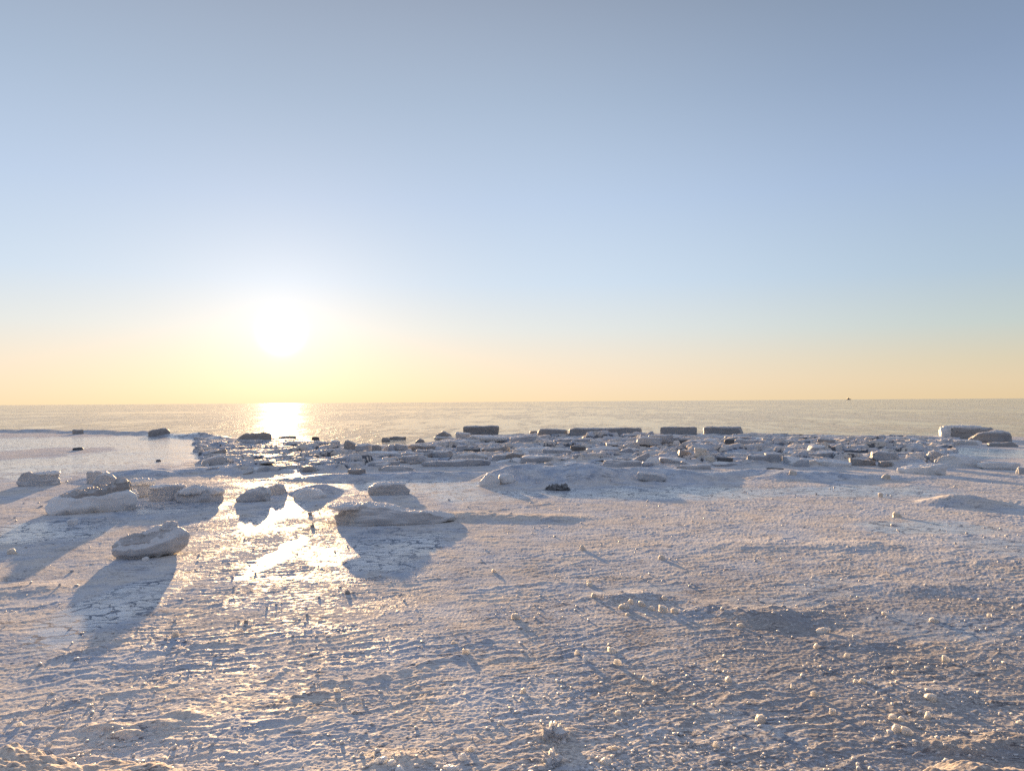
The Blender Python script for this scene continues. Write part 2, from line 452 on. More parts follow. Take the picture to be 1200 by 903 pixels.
def ice_material(name, dark, light, sss=.35, strata=1.0, dirt=0.0, scale=1.0, dirtcol=(.10, .085, .07), rough=.45, sscale=None, cap=0.0):
    m, nt, b = new_mat(name); n = N(nt)
    co = n.obj(); inf = n.node('ShaderNodeObjectInfo')
    off = n.node('ShaderNodeVectorMath', operation='ADD'); nt.links.new(co, off.inputs[0])
    cmb = n.node('ShaderNodeCombineXYZ'); r50 = n.math('MULTIPLY', inf.outputs['Random'], 60)
    for i in range(3): nt.links.new(r50, cmb.inputs[i])
    nt.links.new(cmb.outputs[0], off.inputs[1]); p = off.outputs[0]
    big = n.noise(p, 3.0 * scale, 5, .6); fine = n.noise(p, 26 * scale, 5, .65)
    st = n.noise(n.mapping(p, (.7, .7, 11)), 1.3 * scale, 5, .6, .4)
    k = n.math('ADD', n.math('MULTIPLY', big, .5), n.math('MULTIPLY', st, .55 * strata))
    k = n.math('ADD', k, n.math('MULTIPLY', fine, .25))
    t = .4 + .27 * strata
    c = n.mix(n.rng(k, t - .28, t + .22), col(*dark), col(*light))
    c = n.mix(n.math('MULTIPLY', inf.outputs['Random'], .25), c, col(*[x * .72 for x in light]))
    if dirt:
        dn = n.rng(n.math('ADD', n.math('MULTIPLY', st, .7), n.math('MULTIPLY', big, .5)), .58, .74)
        c = n.mix(n.math('MULTIPLY', dn, dirt), c, col(*dirtcol))
    if cap:  # snow-like tops: upward faces lightened in the colour, for their sunlit look
        gz = n.node('ShaderNodeSeparateXYZ'); nt.links.new(n.node('ShaderNodeNewGeometry').outputs['Normal'], gz.inputs[0])
        sm = n.rng(n.math('ADD', gz.outputs[2], n.math('MULTIPLY', n.math('SUBTRACT', big, .5), .6)), .45, .85)
        c = n.mix(n.math('MULTIPLY', sm, cap), c, col(.80, .765, .73))
    nt.links.new(c, b.inputs['Base Color'])
    b.inputs['Roughness'].default_value = rough
    b.inputs['IOR'].default_value = 1.31
    b.inputs['Subsurface Weight'].default_value = sss
    b.inputs['Subsurface Radius'].default_value = (1.0, 1.0, 1.0)
    b.inputs['Subsurface Scale'].default_value = sscale or .05 / scale
    bm = n.bump(fine, .6, .02 / scale)
    bm = n.bump(n.noise(p, 110 * scale, 3, .6), .4, .005 / scale, bm)
    nt.links.new(bm, b.inputs['Normal'])
    return m


def sea_material():
    m, nt, b = new_mat('sea_water'); n = N(nt)
    co = n.obj()
    # slush and ripples from broad wind streaks down to single wavelets
    k = None
    for lat, rad, w, rot in ((260, 70, .8, .04), (40, 300, .55, 0), (14, 70, .6, .05), (5, 14, .7, -.06), (1.6, 4.0, .7, .1), (.5, 1.3, .5, -.1), (1.1, 6, .7, .02), (3.2, 17, .7, -.02), (9, 70, .6, .03)):
        v = n.math('MULTIPLY', n.math('SUBTRACT', n.noise(n.mapping(co, (1 / lat, 1 / rad, 1), (0, 0, rot)), 1.0, 3, .6), .5), w)
        k = v if k is None else n.math('ADD', k, v)
    sp = n.noise(n.mapping(co, (1.0, .45, 1), (0, 0, .1)), .8, 10, .68)
    k = n.rng(k, -.06, .12)
    nt.links.new(n.mix(k, col(.09, .085, .075), col(.52, .46, .37)), b.inputs['Base Color'])
    nt.links.new(n.rng(k, 0, 1, .05, .12), b.inputs['Roughness'])
    nt.links.new(n.rng(k, .1, .9, .5, .012), b.inputs['Specular IOR Level'])
    b.inputs['IOR'].default_value = 1.33
    nt.links.new(n.bump(sp, .3, .3, n.bump(k, .6, .22)), b.inputs['Normal'])
    return m


MAT = {
    'shore': shore_ice_material(),
    'block': ice_material('layered_ice', (.36, .385, .42), (.70, .71, .72), .3, 1.0, .25, cap=.7),
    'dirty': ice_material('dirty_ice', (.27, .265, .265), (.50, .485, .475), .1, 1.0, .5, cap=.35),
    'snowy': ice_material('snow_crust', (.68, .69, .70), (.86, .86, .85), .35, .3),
    'far': ice_material('shade_grey_ice', (.21, .22, .235), (.46, .465, .475), .1, .8, .35, .6, cap=.6),  # darker grey: backlit shade of the edge slabs put into the colour
    'dark': ice_material('dark_ice', (.07, .075, .085), (.20, .21, .225), 0, .8, .4, 1.0, (.05, .045, .04), cap=.25),  # near-black ice; stands in for shade on the crevice slab
    'rubble': ice_material('rubble_ice', (.27, .305, .36), (.60, .62, .65), .25, .7, .15, cap=.85),
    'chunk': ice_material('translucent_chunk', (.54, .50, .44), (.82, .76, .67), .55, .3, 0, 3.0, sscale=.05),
    'sea': sea_material(),
}


# ------------------------------------------------------------------ sky, sun
SUN = ray(330, 390)
sun_el = math.asin(SUN.z); sun_az = math.atan2(SUN.x, SUN.y)
W = bpy.data.worlds.new('World'); bpy.context.scene.world = W; W.use_nodes = True
nt = W.node_tree; nt.nodes.clear(); n = N(nt)
out = n.node('ShaderNodeOutputWorld'); bg = n.node('ShaderNodeBackground'); nt.links.new(bg.outputs[0], out.inputs[0])
sky = n.node('ShaderNodeTexSky', sky_type='NISHITA'); sky.sun_disc = False
sky.sun_elevation = sun_el; sky.sun_rotation = sun_az; sky.altitude = 0; sky.air_density = 1.0; sky.dust_density = 1.5; sky.ozone_density = 1.0
gen = n.node('ShaderNodeTexCoord').outputs['Generated']
nrm = n.node('ShaderNodeVectorMath', operation='NORMALIZE'); nt.links.new(gen, nrm.inputs[0])
sep = n.node('ShaderNodeSeparateXYZ'); nt.links.new(nrm.outputs[0], sep.inputs[0])
el = n.math('MULTIPLY', n.math('ARCSINE', sep.outputs[2]), 180 / math.pi)
dot = n.node('ShaderNodeVectorMath', operation='DOT_PRODUCT'); nt.links.new(nrm.outputs[0], dot.inputs[0]); dot.inputs[1].default_value = SUN
th = n.math('MULTIPLY', n.math('ARCCOSINE', n.math('MINIMUM', dot.outputs['Value'], 0.9999999)), 180 / math.pi)


EXPO = 1.45
KX = 2 ** -EXPO


def lin(c): return tuple(KX * ((v / 255) / 12.92 if v / 255 <= .04045 else ((v / 255 + .055) / 1.055) ** 2.4) for v in c)


def ramp(stops):
    """colour over elevation in degrees, 0..60"""
    r = n.node('ShaderNodeValToRGB'); cr = r.color_ramp; cr.interpolation = 'LINEAR'
    while len(cr.elements) < len(stops): cr.elements.new(.5)
    for e, (d, c) in zip(cr.elements, stops):
        e.position = max(0, min(1, d / 60)); e.color = (*lin(c), 1)
    nt.links.new(n.math('DIVIDE', el, 60.0, clamp=True), r.inputs[0])
    return r.outputs[0]


near_r = ramp([(0, (246, 222, 184)), (1.6, (245, 226, 199)), (3.2, (238, 228, 211)), (5.5, (223, 229, 229)), (9, (204, 222, 240)), (15, (187, 207, 233)), (22, (169, 188, 212)), (30, (152, 165, 186)), (42, (146, 160, 188)), (60, (152, 167, 197))])
far_r = ramp([(0, (230, 204, 163)), (1.2, (229, 208, 173)), (2.6, (219, 208, 181)), (5, (195, 207, 204)), (8.5, (175, 196, 214)), (15, (157, 179, 210)), (22, (137, 157, 187)), (30, (120, 137, 160)), (42, (140, 155, 185)), (60, (152, 167, 197))])
mixf = n.rng(th, 20, 58)
grad = n.mix(mixf, near_r, far_r)
# the sky opposite the sun is deeper blue
back = n.rng(th, 70, 140)
grad = n.mix(back, grad, n.mix(n.rng(el, 0, 25), col(.29 * KX, .305 * KX, .37 * KX), col(.30 * KX, .345 * KX, .46 * KX)))
# lens glow round the sun, put into the sky colour, and the disc
g1 = n.math('EXPONENT', n.math('MULTIPLY', n.math('POWER', n.math('DIVIDE', th, .87), 2.0), -1.0))
g2 = n.math('EXPONENT', n.math('DIVIDE', th, -4.0))
aur = n.node('ShaderNodeCombineXYZ')
for i, (a1, a2) in enumerate(((6.0 * KX, .21 * KX), (5.7 * KX, .21 * KX), (5.4 * KX, .23 * KX))):
    nt.links.new(n.math('ADD', n.math('MULTIPLY', g1, a1), n.math('MULTIPLY', g2, a2)), aur.inputs[i])
full = n.mix(1.0, grad, aur.outputs[0], 'ADD')
STR = 0.1
sc = n.node('ShaderNodeVectorMath', operation='SCALE'); nt.links.new(full, sc.inputs[0]); sc.inputs['Scale'].default_value = 1 / STR
fin = n.mix(.98, sky.outputs[0], sc.outputs[0])
nt.links.new(fin, bg.inputs[0]); bg.inputs[1].default_value = STR

sl = bpy.data.lights.new('sun', 'SUN'); sl.energy = 5.0; sl.angle = math.radians(.55); sl.color = (1.0, .64, .32)
so = bpy.data.objects.new('sun', sl); C.objects.link(so)
so.rotation_euler = SUN.to_track_quat('Z', 'Y').to_euler()

# ------------------------------------------------------------------ the shore ice, one sheet
AZ = np.radians(np.concatenate([np.linspace(-180, -44, 60)[:-1], np.linspace(-44, 44, 1500), np.linspace(44, 180, 60)[1:-1]]))
rows = list(np.linspace(.3, 3.6, 24)); rr_ = 3.6
while rr_ < 80:
    rr_ += min(max(.0032, rr_ * rr_ / (742 * CAM_H) * .62), .085 if rr_ < 62 else .4)
    rows.append(rr_)
RR = np.array(rows)
XX = np.sin(AZ)[None, :] * RR[:, None]; YY = np.cos(AZ)[None, :] * RR[:, None]
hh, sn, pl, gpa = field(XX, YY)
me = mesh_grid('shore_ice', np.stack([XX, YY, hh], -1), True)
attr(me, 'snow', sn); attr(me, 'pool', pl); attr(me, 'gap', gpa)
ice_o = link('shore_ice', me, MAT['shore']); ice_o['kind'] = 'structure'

# ------------------------------------------------------------------ the sea to the horizon
rs = np.geomspace(28, 60000, 160); az = np.radians(np.linspace(-180, 180, 181)[:-1])
P = np.stack([np.sin(az)[None, :] * rs[:, None], np.cos(az)[None, :] * rs[:, None], np.full((len(rs), len(az)), SEA_Z)], -1)
sea_o = link('sea', mesh_grid('sea', P, True), MAT['sea']); sea_o['kind'] = 'structure'


# ------------------------------------------------------------------ ice pieces
def shape(a, b, zt, zb, seed, p=4.0, prof=None, nt_=64, nr_=36, rnd=.35, amp=.05, irr=.10, und=.0, strata=.0, tilt=(0, 0), lean=0.0, freq=1.0, poly=0, base=None, crust=.0, cuts=0, cutup=.75):
    """rounded slab: plan half-axes a, b; top height zt (times prof(u)), bottom zb"""
    rs = np.random.RandomState(seed)
    if poly:
        na = (np.arange(poly) + rs.uniform(-.28, .28, poly)) * 2 * math.pi / poly + rs.uniform(0, 6.3)
        nd = rs.uniform(.74, 1.0, poly)

        def outline(c, s):
            q = np.maximum(c[:, None] * np.cos(na) + s[:, None] * np.sin(na), 0) / nd
            rr = (q ** 14).sum(1) ** (-1 / 14)
            # a circle-space outline stretched to the half axes
            return rr / np.maximum(np.sqrt((c / 1.0) ** 2 + (s / 1.0) ** 2), 1e-6)
    th = np.linspace(0, 2 * math.pi, nt_, endpoint=False)
    c, s = np.cos(th), np.sin(th)
    if poly:
        q = outline(c, s); ex = max(np.abs(q * c).max(), 1e-6); ey = max(np.abs(q * s).max(), 1e-6)
    # even spacing along the outline
    Rr = (np.abs(c / a) ** p + np.abs(s / b) ** p) ** (-1 / p)
    ox, oy = Rr * c, Rr * s
    L = np.concatenate([[0], np.cumsum(np.hypot(np.diff(np.append(ox, ox[0])), np.diff(np.append(oy, oy[0]))))])
    tt = np.interp(np.linspace(0, L[-1], nt_, endpoint=False), L, np.append(th, 2 * math.pi))
    c, s = np.cos(tt), np.sin(tt)
    Rr = (np.abs(c / a) ** p + np.abs(s / b) ** p) ** (-1 / p)
    if poly:
        q = outline(c, s); vx, vy = q * c / ex * a, q * s / ey * b
        Rr = np.hypot(vx, vy); c, s = vx / Rr, vy / Rr
    sd = int(seed) % 9973
    Rr = Rr * (1 + irr * (perlin(c * 1.2 + sd, s * 1.2, sd) + .6 * perlin(c * 3 + sd, s * 3, sd + 1)) + .3 * irr * perlin(c * 7, s * 7 + sd, sd + 2))
    # profile (radius fraction, height fraction) as a rounded box resampled by length
    ph = np.linspace(-math.pi / 2, math.pi / 2, 800)
    e = rnd
    pr = np.cos(ph).clip(0) ** e; pz = np.sign(np.sin(ph)) * np.abs(np.sin(ph)) ** e
    m = max(.15, (zt - zb) / max(min(a, b), 1e-3) * .5)
    Lp = np.concatenate([[0], np.cumsum(np.hypot(np.diff(pr), m * np.diff(pz)))])
    q = np.linspace(0, Lp[-1], nr_)
    pr = np.interp(q, Lp, pr); pz = np.interp(q, Lp, pz)
    pr[0] = pr[-1] = 1e-4
    X = pr[:, None] * (Rr * c)[None, :]; Y = pr[:, None] * (Rr * s)[None, :]
    w = (pz[:, None] + 1) / 2
    sc = 1 - und * (1 - sst(0, .55, w)) * np.ones_like(X)
    X = X * sc; Y = Y * sc
    u = X / a
    top = zt * (np.interp(u, *zip(*prof)) if prof else 1.0) + tilt[0] * X + tilt[1] * Y
    top = np.maximum(top, zb + .12 * (zt - zb))
    Z = zb + w * (top - zb)
    if base is not None: Z = Z + base(X, Y)
    X = X + lean * (Z - zb)
    P = np.stack([X, Y, Z], -1)
    if cuts:      # flat broken faces
        ctr = P.reshape(-1, 3).mean(0)
        for q in range(cuts):
            an = rs.uniform(0, 2 * math.pi); up = rs.uniform(-.15, cutup)
            nv_ = np.array([math.cos(an) * math.cos(up), math.sin(an) * math.cos(up), math.sin(up)])
            # scale the normal so that flat pieces are cut in proportion
            nv_ = nv_ / np.array([a, b, max(zt, .02)]); nv_ /= np.linalg.norm(nv_)
            dd = (P - ctr) @ nv_; lim = dd.max() * rs.uniform(.66, .93)
            P = P - np.maximum(dd - lim, 0)[..., None] * nv_ * .96
    # displacement along the grid normal
    du = np.roll(P, -1, 1) - np.roll(P, 1, 1); dv = np.gradient(P, axis=0)
    nn = np.cross(du, dv); nn /= np.maximum(np.linalg.norm(nn, axis=-1, keepdims=True), 1e-9)
    S = min(a, b, max(zt - zb, .02)) ; f = freq / max(S, .01)
    o = rs.rand(3) * 50
    d = 0
    for k, (ff, aa) in enumerate(((.8, 1.0), (1.8, .55), (4.0, .30), (9.0, .14))):
        v = perlin3(X * f * ff + o[0], Y * f * ff + o[1], Z * f * ff + o[2], sd + 3 + k)
        d = d + aa * (v if k == 0 else (np.abs(v) * 2 - .7) * -1 if k == 1 else v)
    d = d * amp * S * 2
    if strata:
        v = perlin3(X * f * .25 + o[1], Y * f * .25, Z / max(zt - zb, .01) * 7 + .3 * u + o[0], sd + 9)
        v2 = perlin3(X * f * .5 + o[1], Y * f * .5, Z / max(zt - zb, .01) * 16 + o[0], sd + 10)
        d = d + strata * S * (v + .5 * v2)
    if crust:
        v = perlin3(X * f * 6 + o[2], Y * f * 6, Z * f * 6 + o[1], sd + 11) + .6 * perlin3(X * f * 14 + o[2], Y * f * 14, Z * f * 14, sd + 12)
        d = d + crust * S * np.clip(v - .1, 0, 1) * sst(.55, .95, w)
    fade = (pr[:, None] > .02)
    P = P + nn * (d * fade)[..., None]
    P[0] = P[0].mean(0); P[-1] = P[-1].mean(0)
    return P


def lod(wpx):
    return int(min(190, max(30, wpx * 1.9))), int(min(90, max(20, wpx * .8)))


SEED = [100]


def place(px0, px1, pyt, pyb, dr, minh=.3):
    """ground point, half width, half depth, height of a piece seen in this photo box"""
    xc = (px0 + px1) / 2
    gx, gy = at(xc, pyb)
    a = (px1 - px0) / 2 * gy / F
    b = a * dr
    dep = math.atan2(CAM_H, gy)
    v = (pyb - pyt) / F * math.hypot(gx, gy) * (gy / math.hypot(gx, gy))
    H = max(v - 1.6 * b * math.sin(dep), v * minh)
    az = math.atan2(gx, gy)
    k = 1 + b / max(math.hypot(gx, gy), .1)
    return gx * k, gy * k, a, b, H, -az


POLY_DEFAULT = {'ice_block': 7, 'ice_floe': 0, 'ice_lump': 6, 'drift_ice': 6}


def piece(name, label, cat, group, box, mat='block', dr=.6, p=4, prof=None, rnd=.35, amp=.05, irr=.1, und=.05, strata=.03, tilt=(0, 0), lean=0, sink=.05, rz=0.0, cap=None, hs=1.0, freq=1.0, poly=None, crust=.05, cuts=None):
    if cuts is None: cuts = 0 if box[1] - box[0] < 14 and mat == 'dark' else (4 if name == 'ice_floe' and p >= 5 else 6 if name in ('ice_floe', 'ice_lump') else 9)
    if poly is None: poly = POLY_DEFAULT.get(name, 0) if p < 4 else 0
    SEED[0] += 1; sd = SEED[0]
    x, y, a, b, H, r = place(*box, dr)
    H *= hs
    z = max(hgt(x, y), SEA_Z - .02)
    nu, nv = lod((box[1] - box[0]) * 1.0)
    P = shape(a, b, H, -min(sink, H * .35 + .01), sd, p, prof, nu, nv, rnd, amp, irr, und, strata, tilt, lean, freq, poly, None, crust, cuts, .75 if name in ('ice_chunk', 'ice_block') else .22 if name == 'ice_floe' else .5)
    me = mesh_grid(name, P, True)
    if cap is None:
        o = link(name, me, MAT[mat]); o.location = (x, y, z); o.rotation_euler = (0, 0, r + rz)
        return tag(o, label, cat, group)
    root = empty(name, (x, y, z), r + rz)
    tag(root, label, cat, group)
    link('ice_layer', me, MAT[mat], root)
    for (pn, pm, kw) in cap:
        k = dict(a=.9, b=.9, t=.2, x=0, prof=None, p=p, amp=.06, rnd=.5, base=.9, irr=.12, tilt=(0, 0), y=0.0, skin=False, poly=0, strata=.04)
        k.update(kw)
        bf = None
        if k['skin']:   # a layer that lies on the top face of the block
            bf = lambda X, Y: np.maximum(H * (np.interp((X + k['x'] * a) / a, *zip(*prof)) if prof else 1.0) + tilt[0] * (X + k['x'] * a) + tilt[1] * (Y + k['y'] * b), -min(sink, H * .35) + .12 * H) - .02 * H
            k['base'] = 0
        Q = shape(a * k['a'], b * k['b'], H * k['t'], -H * .12, sd + 777, k['p'], k['prof'], nu, nv // 2 + 8, k['rnd'], k['amp'], k['irr'], 0, k['strata'], k['tilt'], 0, 1.0, k['poly'], bf, .25)
        Q[..., 0] += k['x'] * a; Q[..., 1] += k['y'] * b; Q[..., 2] += H * k['base']
        link(pn, mesh_grid(pn, Q, True), MAT[pm], root)
    return root


G1 = 'ice blocks stranded on the near shore ice'
G2 = 'ice slabs standing along the outer edge by the sea'
G3 = 'broken ice pieces of the rubble belt'
G4 = 'pale chunks scattered over the near ice'
B = 'ice block'; S_ = 'ice slab'; L_ = 'ice lump'; K_ = 'ice chunk'

# --- stranded blocks on the near ice
piece('ice_block', 'tilted wedge of layered dirty ice, nearest big block, on the left with a long shadow', B, G1, (131, 214, 616, 655), 'block', .60, 4,
      [(-1, .52), (-.6, .62), (0, .74), (.5, .92), (.8, .98), (1, .95)], .17, .045, .10, .16, .03, tilt=(.0, .30), lean=.06, sink=.02, hs=.92, poly=7, cuts=0,
      cap=[('dirty_layer', 'dirty', dict(a=.80, b=.64, t=.03, x=-.05, y=.20, skin=True, amp=.06, p=3, rnd=.5, irr=.3, strata=.03)),
           ('snow_crest', 'block', dict(a=.24, b=.45, t=.16, x=.56, y=.4, skin=True, amp=.12, poly=6))])
piece('ice_block', 'broad pale block carrying a darker slanting slab that rises to a knob on the right', B, G1, (62, 155, 575, 601), 'snowy', .6, 5,
      [(-1, .72), (0, .85), (.7, 1.0), (1, .9)], .3, .04, .09, .10, .02, hs=1.15,
      cap=[('dark_slab', 'dirty', dict(a=.80, b=.75, t=.40, x=.06, base=.78, prof=[(-1, .15), (-.5, .55), (0, .85), (.45, 1.15), (.7, 2.0), (.9, 2.1), (1, 1.2)], amp=.05)),
           ('snow_rim', 'snowy', dict(a=.16, b=.4, t=.3, x=.88, base=.62, amp=.12))])
piece('ice_block', 'low flat topped ice block standing alone at the left edge', B, G1, (23, 70, 551, 569), 'block', .6, 4.5,
      [(-1, .9), (-.4, 1.03), (-.35, .92), (.6, .9), (1, .7)], .3, .05, .1, .08, .04,
      cap=[('snow_crust', 'snowy', dict(a=.5, b=.7, t=.12, x=.4, base=.84, amp=.1))])
piece('ice_block', 'blocky rear lump of a pair behind the broad pale block', B, G1, (99, 120, 552, 567), 'block', .7, 3, None, .5, .08)
piece('ice_block', 'rounded front lump of a pair behind the broad pale block, bright on its right rim', B, G1, (110, 137, 553, 571), 'block', .7, 2.6, [(-1, .8), (0, 1), (1, .6)], .55, .09)
piece('ice_block', 'long low grey block in the shade just right of the broad pale block', B, G1, (138, 183, 564, 583), 'block', .45, 5, [(-1, .8), (0, 1), (1, .85)], .3, .05, .1, .1, .03,
      cap=[('snow_crust', 'snowy', dict(a=.85, b=.8, t=.3, base=.85, amp=.14))])
piece('ice_block', 'boxy block with a sunlit flat top, left of the wedge that tapers right', B, G1, (175, 217, 567, 587), 'block', .6, 5, [(-1, .8), (-.3, .95), (.5, 1.05), (1, 1.0)], .25, .04, .1, .1, .03,
      cap=[('snow_crust', 'snowy', dict(a=.86, b=.8, t=.12, base=.92, amp=.1))])
piece('ice_block', 'wedge shaped block with crusty sunlit top tapering to the right', B, G1, (208, 271, 567, 588), 'block', .5, 3.6, [(-1, .55), (-.75, .8), (-.3, 1.05), (.2, .85), (.6, .65), (1, .3)], .3, .05, .1, .08, .03,
      cap=[('snow_crust', 'snowy', dict(a=.74, b=.8, t=.3, x=-.12, base=.58, prof=[(-1, .5), (-.3, 1.5), (.4, .9), (1, .3)], amp=.12))])
piece('ice_block', 'broad shaded hump of ice under the sun, left of the bright glare patch', B, G1, (278, 322, 563, 588), 'block', .55, 3, [(-1, .35), (-.4, .8), (.3, 1), (1, .7)], .5, .08, hs=.68)
piece('ice_block', 'rounded shaded lump touching the left edge of the bright glare patch', B, G1, (312, 338, 561, 580), 'block', .7, 2.6, [(-1, .8), (0, 1), (1, .7)], .55, .09, hs=.68)
piece('ice_block', 'smooth bluish hump just right of the bright glare patch', B, G1, (345, 386, 565, 584), 'snowy', .6, 2.6, [(-1, .6), (-.4, 1), (.3, .8), (1, .3)], .6, .05, hs=.68)
piece('ice_block', 'low flat topped block behind the largest long slab', B, G1, (432, 480, 565, 580), 'block', .5, 5, [(-1, .85), (-.3, 1), (.6, .95), (1, .6)], .28, .05, .1, .12, .05,
      cap=[('snow_crust', 'snowy', dict(a=.8, b=.75, t=.2, base=.86, amp=.1))])
piece('ice_block', 'largest long slab in mid foreground, layered, tapering to a point on the right', B, G1, (381, 536, 590, 616), 'block', .34, 3.2,
      [(-1, .85), (-.8, 1.0), (-.4, 1.02), (-.1, .85), (.2, .62), (.6, .5), (1, .22)], .32, .045, .08, .12, .045, hs=1.2,
      cap=[('snow_crust', 'snowy', dict(a=.5, b=.7, t=.16, x=-.45, base=.92, prof=[(-1, .5), (-.5, 1.1), (.3, .6), (1, -.3)], amp=.08))])
piece('ice_block', 'rounded pale hump with a dark shadow at its foot, before the smooth snow mound', B, G1, (562, 588, 553, 570), 'snowy', .8, 2.4, [(-1, .4), (-.2, 1), (.4, .85), (1, .4)], .6, .07)
piece('ice_block', 'small pale lump leaning on the right of the rounded hump', B, G1, (584, 604, 556, 567), 'snowy', .7, 2.4, None, .6, .08)

# --- slabs and boulders along the edge of the sea
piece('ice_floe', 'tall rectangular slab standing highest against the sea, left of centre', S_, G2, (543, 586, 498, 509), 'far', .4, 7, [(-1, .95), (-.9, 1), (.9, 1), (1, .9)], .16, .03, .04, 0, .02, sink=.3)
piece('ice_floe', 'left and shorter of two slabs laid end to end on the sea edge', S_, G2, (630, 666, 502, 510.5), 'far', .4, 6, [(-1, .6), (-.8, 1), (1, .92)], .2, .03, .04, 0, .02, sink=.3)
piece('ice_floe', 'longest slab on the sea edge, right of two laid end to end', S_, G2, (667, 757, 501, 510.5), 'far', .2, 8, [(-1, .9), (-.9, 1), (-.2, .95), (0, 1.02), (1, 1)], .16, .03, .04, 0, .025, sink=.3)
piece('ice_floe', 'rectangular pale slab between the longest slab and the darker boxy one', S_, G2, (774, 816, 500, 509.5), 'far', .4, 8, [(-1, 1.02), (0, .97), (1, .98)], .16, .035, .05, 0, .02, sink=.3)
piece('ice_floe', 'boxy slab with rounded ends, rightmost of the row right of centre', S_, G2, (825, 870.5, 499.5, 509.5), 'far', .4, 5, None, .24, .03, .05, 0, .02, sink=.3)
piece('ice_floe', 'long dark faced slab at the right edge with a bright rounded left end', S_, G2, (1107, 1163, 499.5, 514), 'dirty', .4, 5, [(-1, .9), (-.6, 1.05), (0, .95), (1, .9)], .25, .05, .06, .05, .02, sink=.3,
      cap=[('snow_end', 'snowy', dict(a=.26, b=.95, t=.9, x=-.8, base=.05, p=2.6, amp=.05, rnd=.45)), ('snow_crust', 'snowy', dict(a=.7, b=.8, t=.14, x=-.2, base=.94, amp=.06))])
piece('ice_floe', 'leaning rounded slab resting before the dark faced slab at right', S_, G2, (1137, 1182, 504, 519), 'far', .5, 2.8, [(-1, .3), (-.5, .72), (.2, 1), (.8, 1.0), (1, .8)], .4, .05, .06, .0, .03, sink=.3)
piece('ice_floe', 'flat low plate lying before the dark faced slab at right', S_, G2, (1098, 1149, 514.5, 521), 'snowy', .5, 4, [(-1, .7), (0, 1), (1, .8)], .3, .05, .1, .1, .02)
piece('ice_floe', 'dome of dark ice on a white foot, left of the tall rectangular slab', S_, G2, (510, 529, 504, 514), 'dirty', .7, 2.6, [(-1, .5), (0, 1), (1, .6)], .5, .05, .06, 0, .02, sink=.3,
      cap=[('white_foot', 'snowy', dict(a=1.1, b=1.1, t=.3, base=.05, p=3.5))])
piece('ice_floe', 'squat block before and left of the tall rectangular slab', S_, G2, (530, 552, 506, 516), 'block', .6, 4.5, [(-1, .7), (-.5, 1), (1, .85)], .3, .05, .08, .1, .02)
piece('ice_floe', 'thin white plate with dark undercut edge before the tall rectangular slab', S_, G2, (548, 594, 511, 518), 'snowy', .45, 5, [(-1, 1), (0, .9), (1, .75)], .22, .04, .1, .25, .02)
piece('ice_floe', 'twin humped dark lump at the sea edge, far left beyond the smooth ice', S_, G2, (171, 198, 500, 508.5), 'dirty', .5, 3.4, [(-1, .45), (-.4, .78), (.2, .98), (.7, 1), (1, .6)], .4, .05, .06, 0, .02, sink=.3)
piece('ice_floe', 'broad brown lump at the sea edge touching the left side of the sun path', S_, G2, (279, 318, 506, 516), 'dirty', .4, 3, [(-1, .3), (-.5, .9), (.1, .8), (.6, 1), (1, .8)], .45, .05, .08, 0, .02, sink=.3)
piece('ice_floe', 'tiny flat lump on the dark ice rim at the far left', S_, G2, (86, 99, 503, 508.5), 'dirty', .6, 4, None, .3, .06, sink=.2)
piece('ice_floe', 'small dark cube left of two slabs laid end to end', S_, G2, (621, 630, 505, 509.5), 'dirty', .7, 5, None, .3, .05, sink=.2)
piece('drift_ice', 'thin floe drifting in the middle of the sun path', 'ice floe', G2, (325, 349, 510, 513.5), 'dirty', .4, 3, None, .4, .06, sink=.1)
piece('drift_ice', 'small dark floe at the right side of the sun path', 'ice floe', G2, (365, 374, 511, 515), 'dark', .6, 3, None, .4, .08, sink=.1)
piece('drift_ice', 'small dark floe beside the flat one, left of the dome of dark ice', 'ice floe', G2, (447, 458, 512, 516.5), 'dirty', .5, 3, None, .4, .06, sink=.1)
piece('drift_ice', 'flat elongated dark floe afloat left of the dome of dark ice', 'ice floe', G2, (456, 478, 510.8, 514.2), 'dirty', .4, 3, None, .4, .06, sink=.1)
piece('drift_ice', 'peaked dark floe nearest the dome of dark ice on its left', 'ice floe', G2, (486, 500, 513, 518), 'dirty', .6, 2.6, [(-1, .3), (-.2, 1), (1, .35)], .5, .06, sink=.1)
piece('ice_lump', 'isolated dark lump on the smooth ice at far left', L_, None, (86, 97, 524, 527.5), 'dark', .6, 2.6, None, .5, .08)
piece('ice_lump', 'tiny dark speck of ice on the smooth ice beyond the wedge shaped block', L_, None, (183, 189, 538, 540.5), 'dark', .7, 2.6, None, .5, .08)

